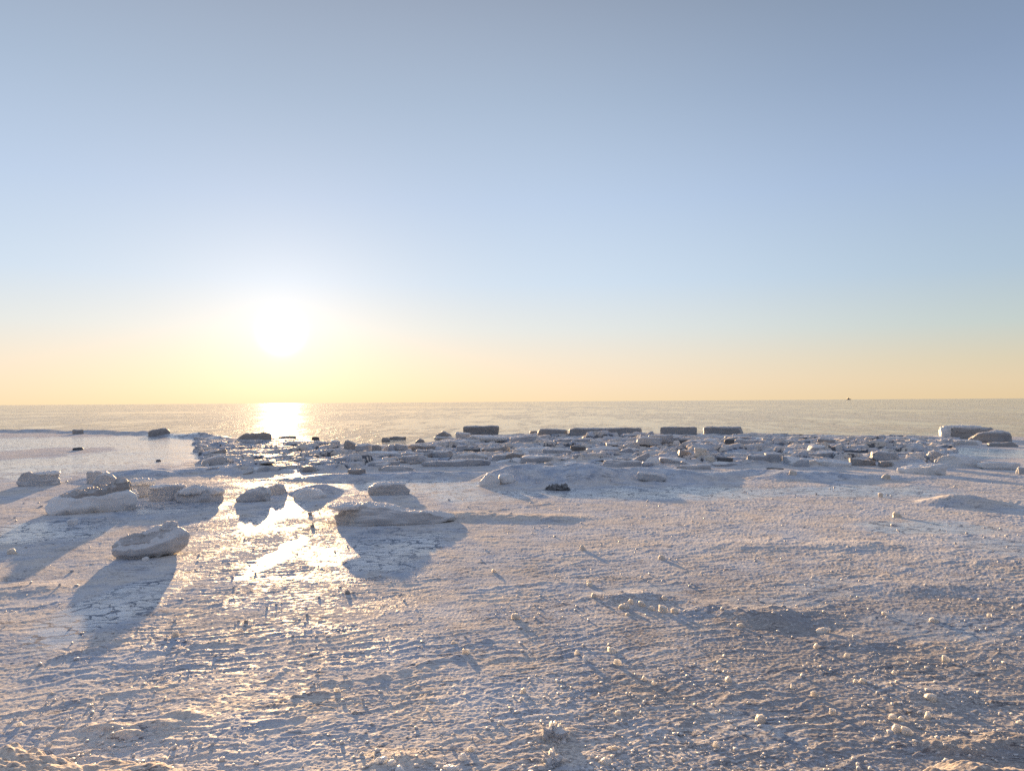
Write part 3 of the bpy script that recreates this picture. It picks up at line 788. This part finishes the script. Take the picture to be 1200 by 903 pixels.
# --- pieces of the rubble belt that can be told apart
T = [
    ('ice_floe', (240, 269, 523, 531), 'dirty', 'dark low slab at the left end of the rubble belt', dict(dr=.5, prof=[(-1, .2), (0, .7), (.6, 1), (1, .7)])),
    ('ice_floe', (234, 268, 531, 545), 'block', 'bluish tilted slab on the left border of the rubble belt', dict(dr=.4, prof=[(-1, .3), (-.3, .65), (.5, 1), (1, .6)])),
    ('ice_lump', (402, 421, 515.5, 527), 'dirty', 'brown angular boulder of ice standing out right of the sun path', dict(dr=.7, p=3.4, prof=[(-1, 1.05), (-.4, 1.1), (.3, .75), (1, .4)], amp=.07)),
    ('ice_lump', (384, 401, 516, 525), 'block', 'rounded grey lump left of the brown angular boulder', dict(dr=.7, p=2.6)),
    ('ice_lump', (366, 386, 516, 525), 'rubble', 'pair of fused lumps second left of the brown angular boulder', dict(dr=.6, p=2.6, amp=.1)),
    ('ice_lump', (416, 438, 521, 533), 'rubble', 'dome of pale ice right of the brown angular boulder', dict(dr=.7, p=2.4)),
    ('ice_lump', (436, 448, 522, 531.5), 'dirty', 'dark rounded lump squeezed between pale domes right of the brown boulder', dict(dr=.8, p=2.5)),
    ('ice_lump', (445, 466, 520, 531), 'rubble', 'pale rounded heap above the rubble, left of the long dark ledge', dict(dr=.6, p=2.6, prof=[(-1, .4), (.2, 1), (1, .7)])),
    ('ice_lump', (458, 480, 522, 530), 'block', 'peaked grey lump at the left end of the long dark ledge', dict(dr=.6, p=2.8, prof=[(-1, .5), (-.4, 1), (1, .5)])),
    ('ice_floe', (477, 515, 521.5, 528), 'dirty', 'long dark ledge slab below the peaked dark floe', dict(dr=.35, p=5, rnd=.25)),
    ('ice_lump', (513, 541, 516, 523.5), 'block', 'low wide hump just below the thin white plate', dict(dr=.5, p=2.8, prof=[(-1, .5), (0, 1), (1, .55)])),
    ('ice_floe', (452, 502, 528, 538), 'rubble', 'wide pale slab lying across the rubble left of centre', dict(dr=.4, p=4, prof=[(-1, .8), (0, 1), (1, .5)])),
    ('ice_block', (531, 549, 520.5, 531), 'rubble', 'upright pale block beside a black gap left of centre', dict(dr=.7, p=4, lean=.1)),
    ('ice_floe', (543, 566, 524.5, 531), 'dark', 'black slab right of the upright pale block', dict(dr=.5, p=4)),
    ('ice_floe', (561, 601, 522, 531), 'dirty', 'dark jagged slab behind the sunlit plate at centre', dict(dr=.4, p=4, prof=[(-1, .6), (-.3, .8), (.4, 1), (1, .8)], amp=.08)),
    ('ice_lump', (488, 511, 526, 534), 'rubble', 'knobbly pale lump between wide pale slab and upright block', dict(dr=.6, p=2.5, amp=.1)),
    ('ice_lump', (505, 532, 527, 536), 'rubble', 'broad knobbly heap before the upright pale block', dict(dr=.5, p=2.6, amp=.1)),
    ('ice_floe', (532, 574, 530, 538), 'block', 'grey smooth slab above the long tan fronted ledge', dict(dr=.45, p=3.4, prof=[(-1, .4), (0, 1), (1, .7)])),
    ('ice_floe', (572, 602, 529, 540), 'rubble', 'plate with a sunlit tan top right of the grey smooth slab', dict(dr=.6, p=4, prof=[(-1, .6), (0, .85), (1, 1)])),
    ('ice_lump', (452, 470, 534, 542), 'rubble', 'small flat topped lump left below the wide pale slab', dict(dr=.7, p=3)),
    ('ice_lump', (472, 498, 533.5, 543), 'rubble', 'arched lump below the wide pale slab', dict(dr=.6, p=2.8, prof=[(-1, .8), (-.3, .7), (.4, 1), (1, .9)])),
    ('ice_floe', (489, 575, 536, 546.5), 'rubble', 'longest ledge of the belt with a tan front face, left of centre', dict(dr=.25, p=5, rnd=.25, prof=[(-1, .6), (-.4, .8), (.2, .85), (.4, 1.1), (1, .8)], und=.1)),
    ('ice_floe', (430, 460, 540, 547), 'rubble', 'thin plate at the lower left of the longest ledge', dict(dr=.5, p=4)),
    ('ice_floe', (440, 492, 544, 552), 'block', 'low grey plate along the lower border of the belt left of centre', dict(dr=.4, p=4, prof=[(-1, .6), (.1, 1), (1, .5)])),
    ('ice_floe', (408, 433, 550.5, 557.5), 'dirty', 'dark flat slab alone on smooth ice below the belt', dict(dr=.5, p=3.4, und=.3)),
    ('ice_floe', (594, 631, 510, 520), 'rubble', 'square shouldered slab below the shorter of two slabs end to end', dict(dr=.4, p=5, rnd=.25)),
    ('ice_floe', (648, 702, 512, 520.5), 'rubble', 'long pale wedge slab with its thick end on the right below the sea edge', dict(dr=.3, p=4, prof=[(-1, .6), (0, .85), (.7, 1), (1, .5)])),
    ('ice_floe', (600, 652, 524, 531), 'snowy', 'flat white plate at centre of the belt', dict(dr=.4, p=4, und=.15)),
    ('ice_floe', (634, 671, 525, 532), 'rubble', 'rough pale slab overlapping the flat white plate', dict(dr=.4, p=3.6, amp=.08)),
    ('ice_floe', (665, 688, 521.5, 529), 'dark', 'dark shaded slab between rough pale slab and tan fronted brick', dict(dr=.5, p=4)),
    ('ice_floe', (687, 726, 523.5, 532), 'rubble', 'brick shaped slab with a tan front at centre right of the belt', dict(dr=.4, p=7, rnd=.2)),
    ('ice_lump', (726, 746, 522.5, 532), 'rubble', 'small peaked heap at the right end of the tan fronted brick', dict(dr=.6, p=2.5, prof=[(-1, .4), (.1, 1), (1, .5)])),
    ('ice_lump', (729, 752, 516, 526), 'block', 'rising block behind the small peaked heap', dict(dr=.6, p=3, prof=[(-1, .5), (.3, 1), (1, .9)])),
    ('ice_lump', (589, 620, 529, 539), 'dirty', 'dark humped slab left of the flat white plate', dict(dr=.5, p=3, prof=[(-1, .5), (-.2, 1), (.3, .6), (1, .55)])),
    ('ice_lump', (637, 649, 541, 547), 'block', 'small grey cube in the fine rubble below the flat white plate', dict(dr=.8, p=4)),
    ('ice_lump', (615, 629, 540.5, 546.5), 'rubble', 'small tan lump left of the small grey cube', dict(dr=.8, p=3)),
    ('ice_floe', (698, 744, 537.5, 542.5), 'dark', 'black slab standing in for the shade of a crevice under the tilted sunlit plate', dict(dr=.35, p=4)),  # slab added for a dark crevice, its shade put into the colour
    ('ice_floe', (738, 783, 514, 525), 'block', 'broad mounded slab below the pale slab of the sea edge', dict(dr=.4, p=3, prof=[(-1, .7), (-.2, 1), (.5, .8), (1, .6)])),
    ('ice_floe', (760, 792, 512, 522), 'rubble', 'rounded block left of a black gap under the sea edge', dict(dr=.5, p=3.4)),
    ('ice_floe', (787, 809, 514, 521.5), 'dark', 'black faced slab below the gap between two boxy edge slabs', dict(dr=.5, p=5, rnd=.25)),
    ('ice_lump', (783, 799, 508.5, 515), 'snowy', 'small white lump just below the rectangular pale slab', dict(dr=.6, p=2.5)),
    ('ice_lump', (825, 843, 510.5, 518), 'snowy', 'small white lump just below the boxy slab with rounded ends', dict(dr=.6, p=2.5)),
    ('ice_floe', (802, 832, 515, 523), 'rubble', 'pale ledge right of the black faced slab', dict(dr=.5, p=4)),
    ('ice_floe', (806, 848, 519, 528), 'rubble', 'double stepped ledge below the pale ledge right of centre', dict(dr=.4, p=3.5, amp=.08)),
    ('ice_floe', (848, 866, 514.5, 521.5), 'dark', 'small dark slab below the boxy slab with rounded ends', dict(dr=.6, p=3.5)),
    ('ice_floe', (862, 900, 516, 525), 'rubble', 'crusty slab with sunlit upper edge right of the small dark slab', dict(dr=.45, p=3, amp=.09)),
    ('ice_floe', (741, 765, 527, 542.5), 'rubble', 'tilted plate catching yellow sun on its upper edge right of centre', dict(dr=.5, p=4, prof=[(-1, .35), (.6, 1), (1, .95)])),
    ('ice_lump', (756, 776, 534, 544.5), 'snowy', 'triangular lump with a bright left slope right of the tilted plate', dict(dr=.6, p=2.6, prof=[(-1, .3), (-.4, 1), (1, .4)])),
    ('ice_chunk', (813, 829, 526.5, 537.5), 'chunk', 'glowing orange translucent chunk in the belt', dict(dr=.7, p=3.4, amp=.08)),
    ('ice_chunk', (827, 840, 533, 541.5), 'chunk', 'small glassy chunk touching the glowing orange chunk', dict(dr=.7, p=3)),
    ('ice_floe', (838, 860, 534.5, 541.5), 'dark', 'black slab right of the small glassy chunk', dict(dr=.5, p=3.6)),
    ('ice_floe', (872, 904, 532, 541), 'rubble', 'sunlit crusty ledge in the right part of the belt', dict(dr=.5, p=3.2, amp=.09)),
    ('ice_floe', (790, 835, 542.5, 550), 'block', 'smooth low plate below the glowing orange chunk', dict(dr=.4, p=4, prof=[(-1, .6), (0, .9), (1, 1)])),
    ('ice_block', (745, 782, 555.5, 564.5), 'block', 'shaded block lying in a dark hollow of the smooth snow mound', dict(dr=.5, p=3.4, amp=.07)),
    ('ice_floe', (892, 917, 530, 541), 'rubble', 'steep pale heap in the right part of the belt', dict(dr=.6, p=2.8)),
    ('ice_lump', (924, 949, 537, 547), 'rubble', 'rounded pale mound at the lower border of the belt, right', dict(dr=.7, p=2.5, prof=[(-1, .4), (.1, 1), (1, .6)])),
    ('ice_floe', (948, 986, 527.5, 537.5), 'rubble', 'smooth pale slab with an orange rim above the lower border, right', dict(dr=.5, p=3, prof=[(-1, .6), (.4, 1), (1, .7)])),
    ('ice_floe', (948, 1000, 537.5, 546.5), 'snowy', 'long white plate at the lower border of the belt, right', dict(dr=.35, p=4, prof=[(-1, .9), (0, .9), (1, .6)])),
    ('ice_floe', (990, 1027, 533.5, 546), 'dirty', 'tilted plate with a brown dirty edge in the right part of the belt', dict(dr=.5, p=3.2, prof=[(-1, 1), (-.4, .8), (1, .5)])),
    ('ice_lump', (1020, 1052, 531, 541), 'rubble', 'crumbled heap right of the plate with a brown dirty edge', dict(dr=.6, p=2.6, amp=.11)),
    ('ice_floe', (1054, 1108, 541, 556), 'snowy', 'broad white lumpy plate left of the tall tan block', dict(dr=.5, p=3.2, prof=[(-1, .5), (0, .8), (1, 1)], amp=.07)),
    ('ice_block', (1083, 1107, 525, 541.5), 'rubble', 'tall tan block with a dark crown near the right edge', dict(dr=.7, p=3, prof=[(-1, .7), (0, 1.05), (1, .7)], amp=.08)),
    ('ice_block', (1098, 1149, 530, 547.5), 'snowy', 'largest rounded white block near the right edge', dict(dr=.5, p=3.2, prof=[(-1, .7), (-.4, 1), (.4, 1), (1, .6)], und=.12)),
    ('ice_floe', (1146, 1196, 538, 550.5), 'snowy', 'low white slab with a black undercut right of the largest rounded block', dict(dr=.45, p=3.4, prof=[(-1, .7), (0, 1), (1, .7)], und=.3)),
    ('ice_lump', (1192, 1216, 545, 556), 'rubble', 'tan lump cut by the right edge of the picture', dict(dr=.6, p=2.8)),
    ('ice_lump', (1102, 1120, 518, 524), 'rubble', 'small lump below the flat low plate at right', dict(dr=.6, p=2.6)),
    ('ice_lump', (1160, 1192, 517, 523.5), 'dirty', 'flat dark lump below the leaning rounded slab at right', dict(dr=.5, p=3)),
    ('ice_lump', (957, 978, 514.5, 520), 'dirty', 'dark lump on the outer ice, left of the two dim plates far right', dict(dr=.6, p=3)),
    ('ice_lump', (893, 918, 514, 520), 'dirty', 'low dark hump on the outer ice right of the small dark slab', dict(dr=.6, p=2.8)),
    ('ice_heap', (634, 673, 565.5, 575), 'dark', 'dark broken debris at the foot of the smooth snow mound', dict(dr=.6, p=2.6, amp=.2, freq=2.2, hs=.55, crust=.5, prof=[(-1, .3), (-.3, 1), (.2, .6), (.6, .9), (1, .3)])),
    ('ice_floe', (897, 918, 547.5, 552), 'dark', 'thin black sliver of ice at the lower border of the belt, right', dict(dr=.4, p=3)),
]
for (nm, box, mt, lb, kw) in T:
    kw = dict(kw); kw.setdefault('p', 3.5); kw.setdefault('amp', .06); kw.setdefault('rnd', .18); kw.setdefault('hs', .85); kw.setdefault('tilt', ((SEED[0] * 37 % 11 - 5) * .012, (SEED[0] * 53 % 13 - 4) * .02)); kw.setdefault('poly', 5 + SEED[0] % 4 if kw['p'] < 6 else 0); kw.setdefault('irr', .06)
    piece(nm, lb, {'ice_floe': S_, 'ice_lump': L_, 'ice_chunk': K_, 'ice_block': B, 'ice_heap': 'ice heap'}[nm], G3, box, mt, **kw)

# --- many small lumps that nothing tells apart
rnd_ = random.Random(5)
PROTO = []
for k in range(14):
    P = shape(.5, .5 * rnd_.uniform(.4, .8), rnd_.uniform(.10, .24), -.10, 900 + k, 3, None if k % 2 else [(-1, rnd_.uniform(.5, 1)), (0, 1), (1, rnd_.uniform(.4, 1))], 40, 24, rnd_.choice([.14, .18, .25]), .035, .06, .05, .03, (rnd_.uniform(-.2, .2), rnd_.uniform(-.1, .2)), 0, 1.0, rnd_.choice([4, 5, 6]), None, .05, 5, .3)
    PROTO.append(mesh_grid('ice_lump', P, True))
    PROTO[-1].materials.append(MAT[['rubble', 'rubble', 'block', 'rubble', 'snowy', 'dirty', 'rubble'][k % 7]])
made = 0
while made < 140:
    px = rnd_.uniform(245, 1110)
    lo = np.interp(px, EDGE_X, EDGE_Y) + 4; hi = np.interp(px, BELT_X, BELT_Y) + 1
    if hi - lo < 4: continue
    py = rnd_.uniform(lo, hi)
    gx, gy = at(px, py)
    w = rnd_.uniform(.35, 1.1) * (1.6 if rnd_.random() < .2 else 1)
    o = bpy.data.objects.new('ice_lump', PROTO[rnd_.randrange(14)]); C.objects.link(o)
    o.location = (gx, gy, hgt(gx, gy) - .02); o.rotation_euler = (rnd_.uniform(-.15, .15), rnd_.uniform(-.15, .15), rnd_.uniform(0, 6.3)); o.scale = (w, w, w * rnd_.uniform(.45, .9))
    tag(o, 'small broken ice lump lying among many alike in the rubble belt', L_, 'small alike ice lumps of the rubble belt')
    made += 1

# --- pale chunks on the near ice
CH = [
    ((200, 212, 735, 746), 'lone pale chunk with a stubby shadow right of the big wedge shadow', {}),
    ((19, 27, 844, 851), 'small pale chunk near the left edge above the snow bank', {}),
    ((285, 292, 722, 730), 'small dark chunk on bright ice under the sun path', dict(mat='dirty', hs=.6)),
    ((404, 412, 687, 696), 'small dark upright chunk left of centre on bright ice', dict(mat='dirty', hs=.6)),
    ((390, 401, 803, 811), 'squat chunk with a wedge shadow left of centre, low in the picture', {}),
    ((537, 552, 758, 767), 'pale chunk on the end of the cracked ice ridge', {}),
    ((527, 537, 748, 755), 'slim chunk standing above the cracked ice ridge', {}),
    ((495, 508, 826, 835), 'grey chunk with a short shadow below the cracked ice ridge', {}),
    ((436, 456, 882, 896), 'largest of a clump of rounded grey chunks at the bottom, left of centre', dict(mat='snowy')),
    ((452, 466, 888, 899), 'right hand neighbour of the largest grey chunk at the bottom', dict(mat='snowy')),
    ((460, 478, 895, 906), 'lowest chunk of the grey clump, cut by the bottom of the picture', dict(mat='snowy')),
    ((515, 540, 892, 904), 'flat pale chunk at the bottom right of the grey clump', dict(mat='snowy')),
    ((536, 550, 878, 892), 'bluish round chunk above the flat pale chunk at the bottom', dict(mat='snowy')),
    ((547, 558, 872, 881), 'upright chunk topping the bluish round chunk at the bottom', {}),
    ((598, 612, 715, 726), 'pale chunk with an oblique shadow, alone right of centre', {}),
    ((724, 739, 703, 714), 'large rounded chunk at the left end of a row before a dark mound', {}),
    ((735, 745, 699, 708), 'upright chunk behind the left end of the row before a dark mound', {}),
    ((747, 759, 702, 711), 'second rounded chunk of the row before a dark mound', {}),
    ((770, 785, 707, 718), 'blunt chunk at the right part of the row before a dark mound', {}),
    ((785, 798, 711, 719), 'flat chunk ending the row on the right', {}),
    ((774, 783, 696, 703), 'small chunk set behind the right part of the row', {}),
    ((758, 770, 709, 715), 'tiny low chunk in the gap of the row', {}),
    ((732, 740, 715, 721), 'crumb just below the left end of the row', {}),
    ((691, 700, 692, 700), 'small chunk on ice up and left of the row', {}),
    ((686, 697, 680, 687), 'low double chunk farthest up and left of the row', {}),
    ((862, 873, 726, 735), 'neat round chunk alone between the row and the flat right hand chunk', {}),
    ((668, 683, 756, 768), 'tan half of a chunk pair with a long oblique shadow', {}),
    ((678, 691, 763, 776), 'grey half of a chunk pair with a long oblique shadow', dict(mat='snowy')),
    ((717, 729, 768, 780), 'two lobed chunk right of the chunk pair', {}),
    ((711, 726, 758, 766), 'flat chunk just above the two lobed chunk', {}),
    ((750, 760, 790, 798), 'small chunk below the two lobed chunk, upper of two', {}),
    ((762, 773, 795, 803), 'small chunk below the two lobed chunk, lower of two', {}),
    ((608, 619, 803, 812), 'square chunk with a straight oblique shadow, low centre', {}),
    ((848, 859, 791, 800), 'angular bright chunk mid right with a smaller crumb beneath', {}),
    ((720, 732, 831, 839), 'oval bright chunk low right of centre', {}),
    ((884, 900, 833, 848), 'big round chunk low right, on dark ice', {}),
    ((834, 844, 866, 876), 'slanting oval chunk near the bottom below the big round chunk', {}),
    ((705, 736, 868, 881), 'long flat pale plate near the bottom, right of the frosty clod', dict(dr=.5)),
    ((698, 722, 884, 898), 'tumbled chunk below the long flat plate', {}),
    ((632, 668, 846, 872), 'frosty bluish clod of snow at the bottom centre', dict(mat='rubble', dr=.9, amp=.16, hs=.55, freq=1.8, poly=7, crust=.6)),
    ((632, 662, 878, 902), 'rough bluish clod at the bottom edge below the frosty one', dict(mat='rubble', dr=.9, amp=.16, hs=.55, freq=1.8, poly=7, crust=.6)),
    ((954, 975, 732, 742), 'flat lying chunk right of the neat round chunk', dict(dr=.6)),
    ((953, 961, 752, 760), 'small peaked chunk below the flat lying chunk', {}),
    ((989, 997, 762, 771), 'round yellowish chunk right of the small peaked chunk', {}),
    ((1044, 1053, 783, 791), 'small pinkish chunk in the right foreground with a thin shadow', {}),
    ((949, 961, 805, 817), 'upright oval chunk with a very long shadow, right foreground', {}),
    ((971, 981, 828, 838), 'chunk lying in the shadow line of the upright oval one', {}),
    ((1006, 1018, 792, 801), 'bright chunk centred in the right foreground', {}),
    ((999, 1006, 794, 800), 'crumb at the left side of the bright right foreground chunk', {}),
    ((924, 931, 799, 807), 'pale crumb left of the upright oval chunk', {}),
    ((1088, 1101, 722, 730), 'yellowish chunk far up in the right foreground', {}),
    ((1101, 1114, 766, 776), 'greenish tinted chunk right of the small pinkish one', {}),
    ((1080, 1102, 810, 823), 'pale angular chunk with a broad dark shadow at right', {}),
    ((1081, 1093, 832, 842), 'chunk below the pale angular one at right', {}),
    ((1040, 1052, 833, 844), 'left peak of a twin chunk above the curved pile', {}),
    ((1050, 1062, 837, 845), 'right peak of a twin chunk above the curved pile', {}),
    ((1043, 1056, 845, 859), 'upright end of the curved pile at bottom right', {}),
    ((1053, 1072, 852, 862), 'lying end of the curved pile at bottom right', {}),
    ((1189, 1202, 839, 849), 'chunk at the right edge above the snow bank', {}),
    ((1156, 1163, 717, 723), 'small crumb near the right edge, high in the foreground', {}),
    ((1033, 1041, 715, 721), 'small crumb on blue ice left of the yellowish chunk', {}),
    ((1032, 1046, 552.5, 562), 'orange lit chunk on flat ice below the belt at right', {}),
    ((1044, 1057, 596, 606.5), 'biggest pale chunk left of the dark mound at right', {}),
    ((1029, 1037, 575, 582), 'pale chunk between the orange lit one and the biggest pale one', {}),
    ((924, 936, 551, 558), 'frosty chunk on flat ice below the rounded pale mound', {}),
    ((165, 176, 650, 657), 'white knob of snow at the foot of the tilted wedge', dict(mat='snowy')),
    ((75, 94, 604, 615), 'rounded snow lump in the shadow of the broad pale block', dict(mat='snowy')),
    ((8, 21, 640, 649), 'pinkish lump near the left edge on rippled ice', {}),
    ((360, 368, 597, 604), 'small dark chunk in the glare beside the largest long slab, upper of two', dict(mat='dirty', hs=.5)),
    ((363, 369, 610, 618), 'small dark chunk in the glare beside the largest long slab, lower of two', dict(mat='dirty', hs=.5)),
    ((678, 688, 637, 645), 'pale knobbly chunk on the open ice right of centre', {}),
    ((770, 781, 648, 656), 'yellowish chunk on open ice, right of the pale knobbly one', {}),
    ((684, 696, 677, 684), 'low tan chunk midway down the open ice at centre', {}),
    ((575, 583, 665, 671), 'tiny yellow crumb right of the largest slab shadow', {}),
]
for i, (box, lb, kw) in enumerate(CH):
    kw = dict(kw); rr0 = random.Random(i)
    kw.setdefault('mat', 'chunk'); kw.setdefault('dr', rr0.uniform(.6, .9)); kw.setdefault('p', rr0.choice([2.2, 2.6, 3.2])); kw.setdefault('amp', rr0.uniform(.05, .09))
    kw.setdefault('rnd', rr0.uniform(.12, .26)); kw.setdefault('irr', .10); kw.setdefault('poly', rr0.choice([3, 4, 4, 5])); kw.setdefault('crust', .06); kw.setdefault('hs', rr0.uniform(.7, 1.0)); kw.setdefault('tilt', (rr0.uniform(-.3, .3), rr0.uniform(-.2, .3)))
    if 'prof' not in kw: kw['prof'] = [(-1, rr0.uniform(.4, 1)), (rr0.uniform(-.3, .3), 1), (1, rr0.uniform(.4, 1))]
    sx = .06 * (box[1] - box[0]); box = (box[0] + sx, box[1] - sx, box[2] + .1 * (box[3] - box[2]), box[3])
    piece('ice_chunk', lb, K_, G4, box, sink=.03, rz=rr0.uniform(-.4, .4), und=0.05, strata=0, **kw)

# --- ice crumbs strewn over the near ice: nobody could count them
nprng = np.random.RandomState(3)
V = []; Fc = []; base = 0
ico = bpy.data.meshes.new('t')
import bmesh
bm = bmesh.new(); bmesh.ops.create_icosphere(bm, subdivisions=1, radius=1.0)
iv = np.array([v.co[:] for v in bm.verts]); fi = np.array([[v.index for v in f.verts] for f in bm.faces]); bm.free()
NC = 4600
# even over the picture, so denser close by as seen on the ice; clustered by noise
cpx = nprng.uniform(-60, 1260, NC * 3); cpy = 560 + 350 * nprng.rand(NC * 3) ** .8
cx = np.empty(NC * 3); cy = np.empty(NC * 3)
for i in range(NC * 3):
    cx[i], cy[i] = gpt(cpx[i], cpy[i])
den = fbm(cx / .9, cy / .9, 3, 301) + .25 * (cpx > 620)
keep = np.argsort(-(den + nprng.rand(NC * 3) * .9))[:NC]
cx, cy = cx[keep], cy[keep]
cz = lookup(cx, cy)
sz = (.003 + .012 * nprng.rand(NC) ** 5) * (1 + np.hypot(cx, cy) / 14)
VV = np.empty((NC, len(iv), 3))
for i in range(NC):
    q = iv * (1 + .8 * (nprng.rand(len(iv), 1) - .5)) * nprng.uniform(.6, 1.2, 3)
    VV[i] = q * sz[i] + (cx[i], cy[i], cz[i] + sz[i] * .35)
FF = (fi[None] + (np.arange(NC) * len(iv))[:, None, None]).reshape(-1, 3)
me = bpy.data.meshes.new('ice_crumbs')
me.vertices.add(NC * len(iv)); me.vertices.foreach_set('co', VV.reshape(-1).astype(np.float32))
me.loops.add(len(FF) * 3); me.loops.foreach_set('vertex_index', FF.reshape(-1).astype(np.int32))
me.polygons.add(len(FF)); me.polygons.foreach_set('loop_start', np.arange(0, len(FF) * 3, 3, dtype=np.int32)); me.polygons.foreach_set('loop_total', np.full(len(FF), 3, dtype=np.int32))
me.update(calc_edges=True)
o = link('ice_crumbs', me, MAT['rubble']); o['kind'] = 'stuff'
tag(o, 'tiny ice crumbs and frost grains strewn over the near ice', 'ice crumbs')

# --- the ship on the horizon
d = ray(994.5, 468); t = 6000 / d.y
sx, sy = d.x * t, 6000.0
mship, snt, sb = new_mat('ship_paint'); k = N(snt)
snt.links.new(k.mix(k.rng(k.noise(k.obj(), .4, 3), .3, .7), col(.10, .10, .11), col(.16, .15, .15)), sb.inputs['Base Color']); sb.inputs['Roughness'].default_value = .5


def bm_box(bm, x0, x1, y0, y1, z0, z1, taper=0.0):
    vs = [bm.verts.new(v) for v in ((x0 + taper, y0, z0), (x1 - taper, y0, z0), (x1 - taper, y1, z0), (x0 + taper, y1, z0), (x0, y0, z1), (x1, y0, z1), (x1, y1, z1), (x0, y1, z1))]
    for f in ((3, 2, 1, 0), (4, 5, 6, 7), (0, 1, 5, 4), (1, 2, 6, 5), (2, 3, 7, 6), (3, 0, 4, 7)): bm.faces.new([vs[i] for i in f])


ship = empty('ship', (sx, sy, SEA_Z))
tag(ship, 'tiny dark ship far out on the horizon', 'ship')
for pn, bx in (('hull', [(-19, 19, -4, 4, -1, 6.0, 2.5)]), ('superstructure', [(-13, 6, -3.5, 3.5, 6.02, 11.0, 0), (-10, -1, -3, 3, 11.02, 15.0, 0)]), ('funnel', [(-3.5, -.5, -1, 1, 15.02, 18.5, 0)]), ('mast', [(8, 8.8, -.4, .4, 6.02, 17, 0)])):
    bm = bmesh.new()
    for q in bx: bm_box(bm, *q)
    me = bpy.data.meshes.new(pn); bm.to_mesh(me); bm.free()
    link(pn, me, mship, ship)

# ------------------------------------------------------------------ render settings
sc_ = bpy.context.scene
sc_.view_settings.view_transform = 'Standard'; sc_.view_settings.look = 'None'
sc_.view_settings.exposure = EXPO; sc_.view_settings.gamma = 1; sc_.view_settings.use_curve_mapping = False
sc_.render.engine = 'CYCLES'
sc_.cycles.max_bounces = 6; sc_.cycles.diffuse_bounces = 3; sc_.cycles.glossy_bounces = 3; sc_.cycles.transmission_bounces = 2
sc_.cycles.caustics_reflective = False; sc_.cycles.caustics_refractive = False
sc_.cycles.use_denoising = False
sc_.cycles.sample_clamp_direct = 2.5; sc_.cycles.sample_clamp_indirect = 2.5
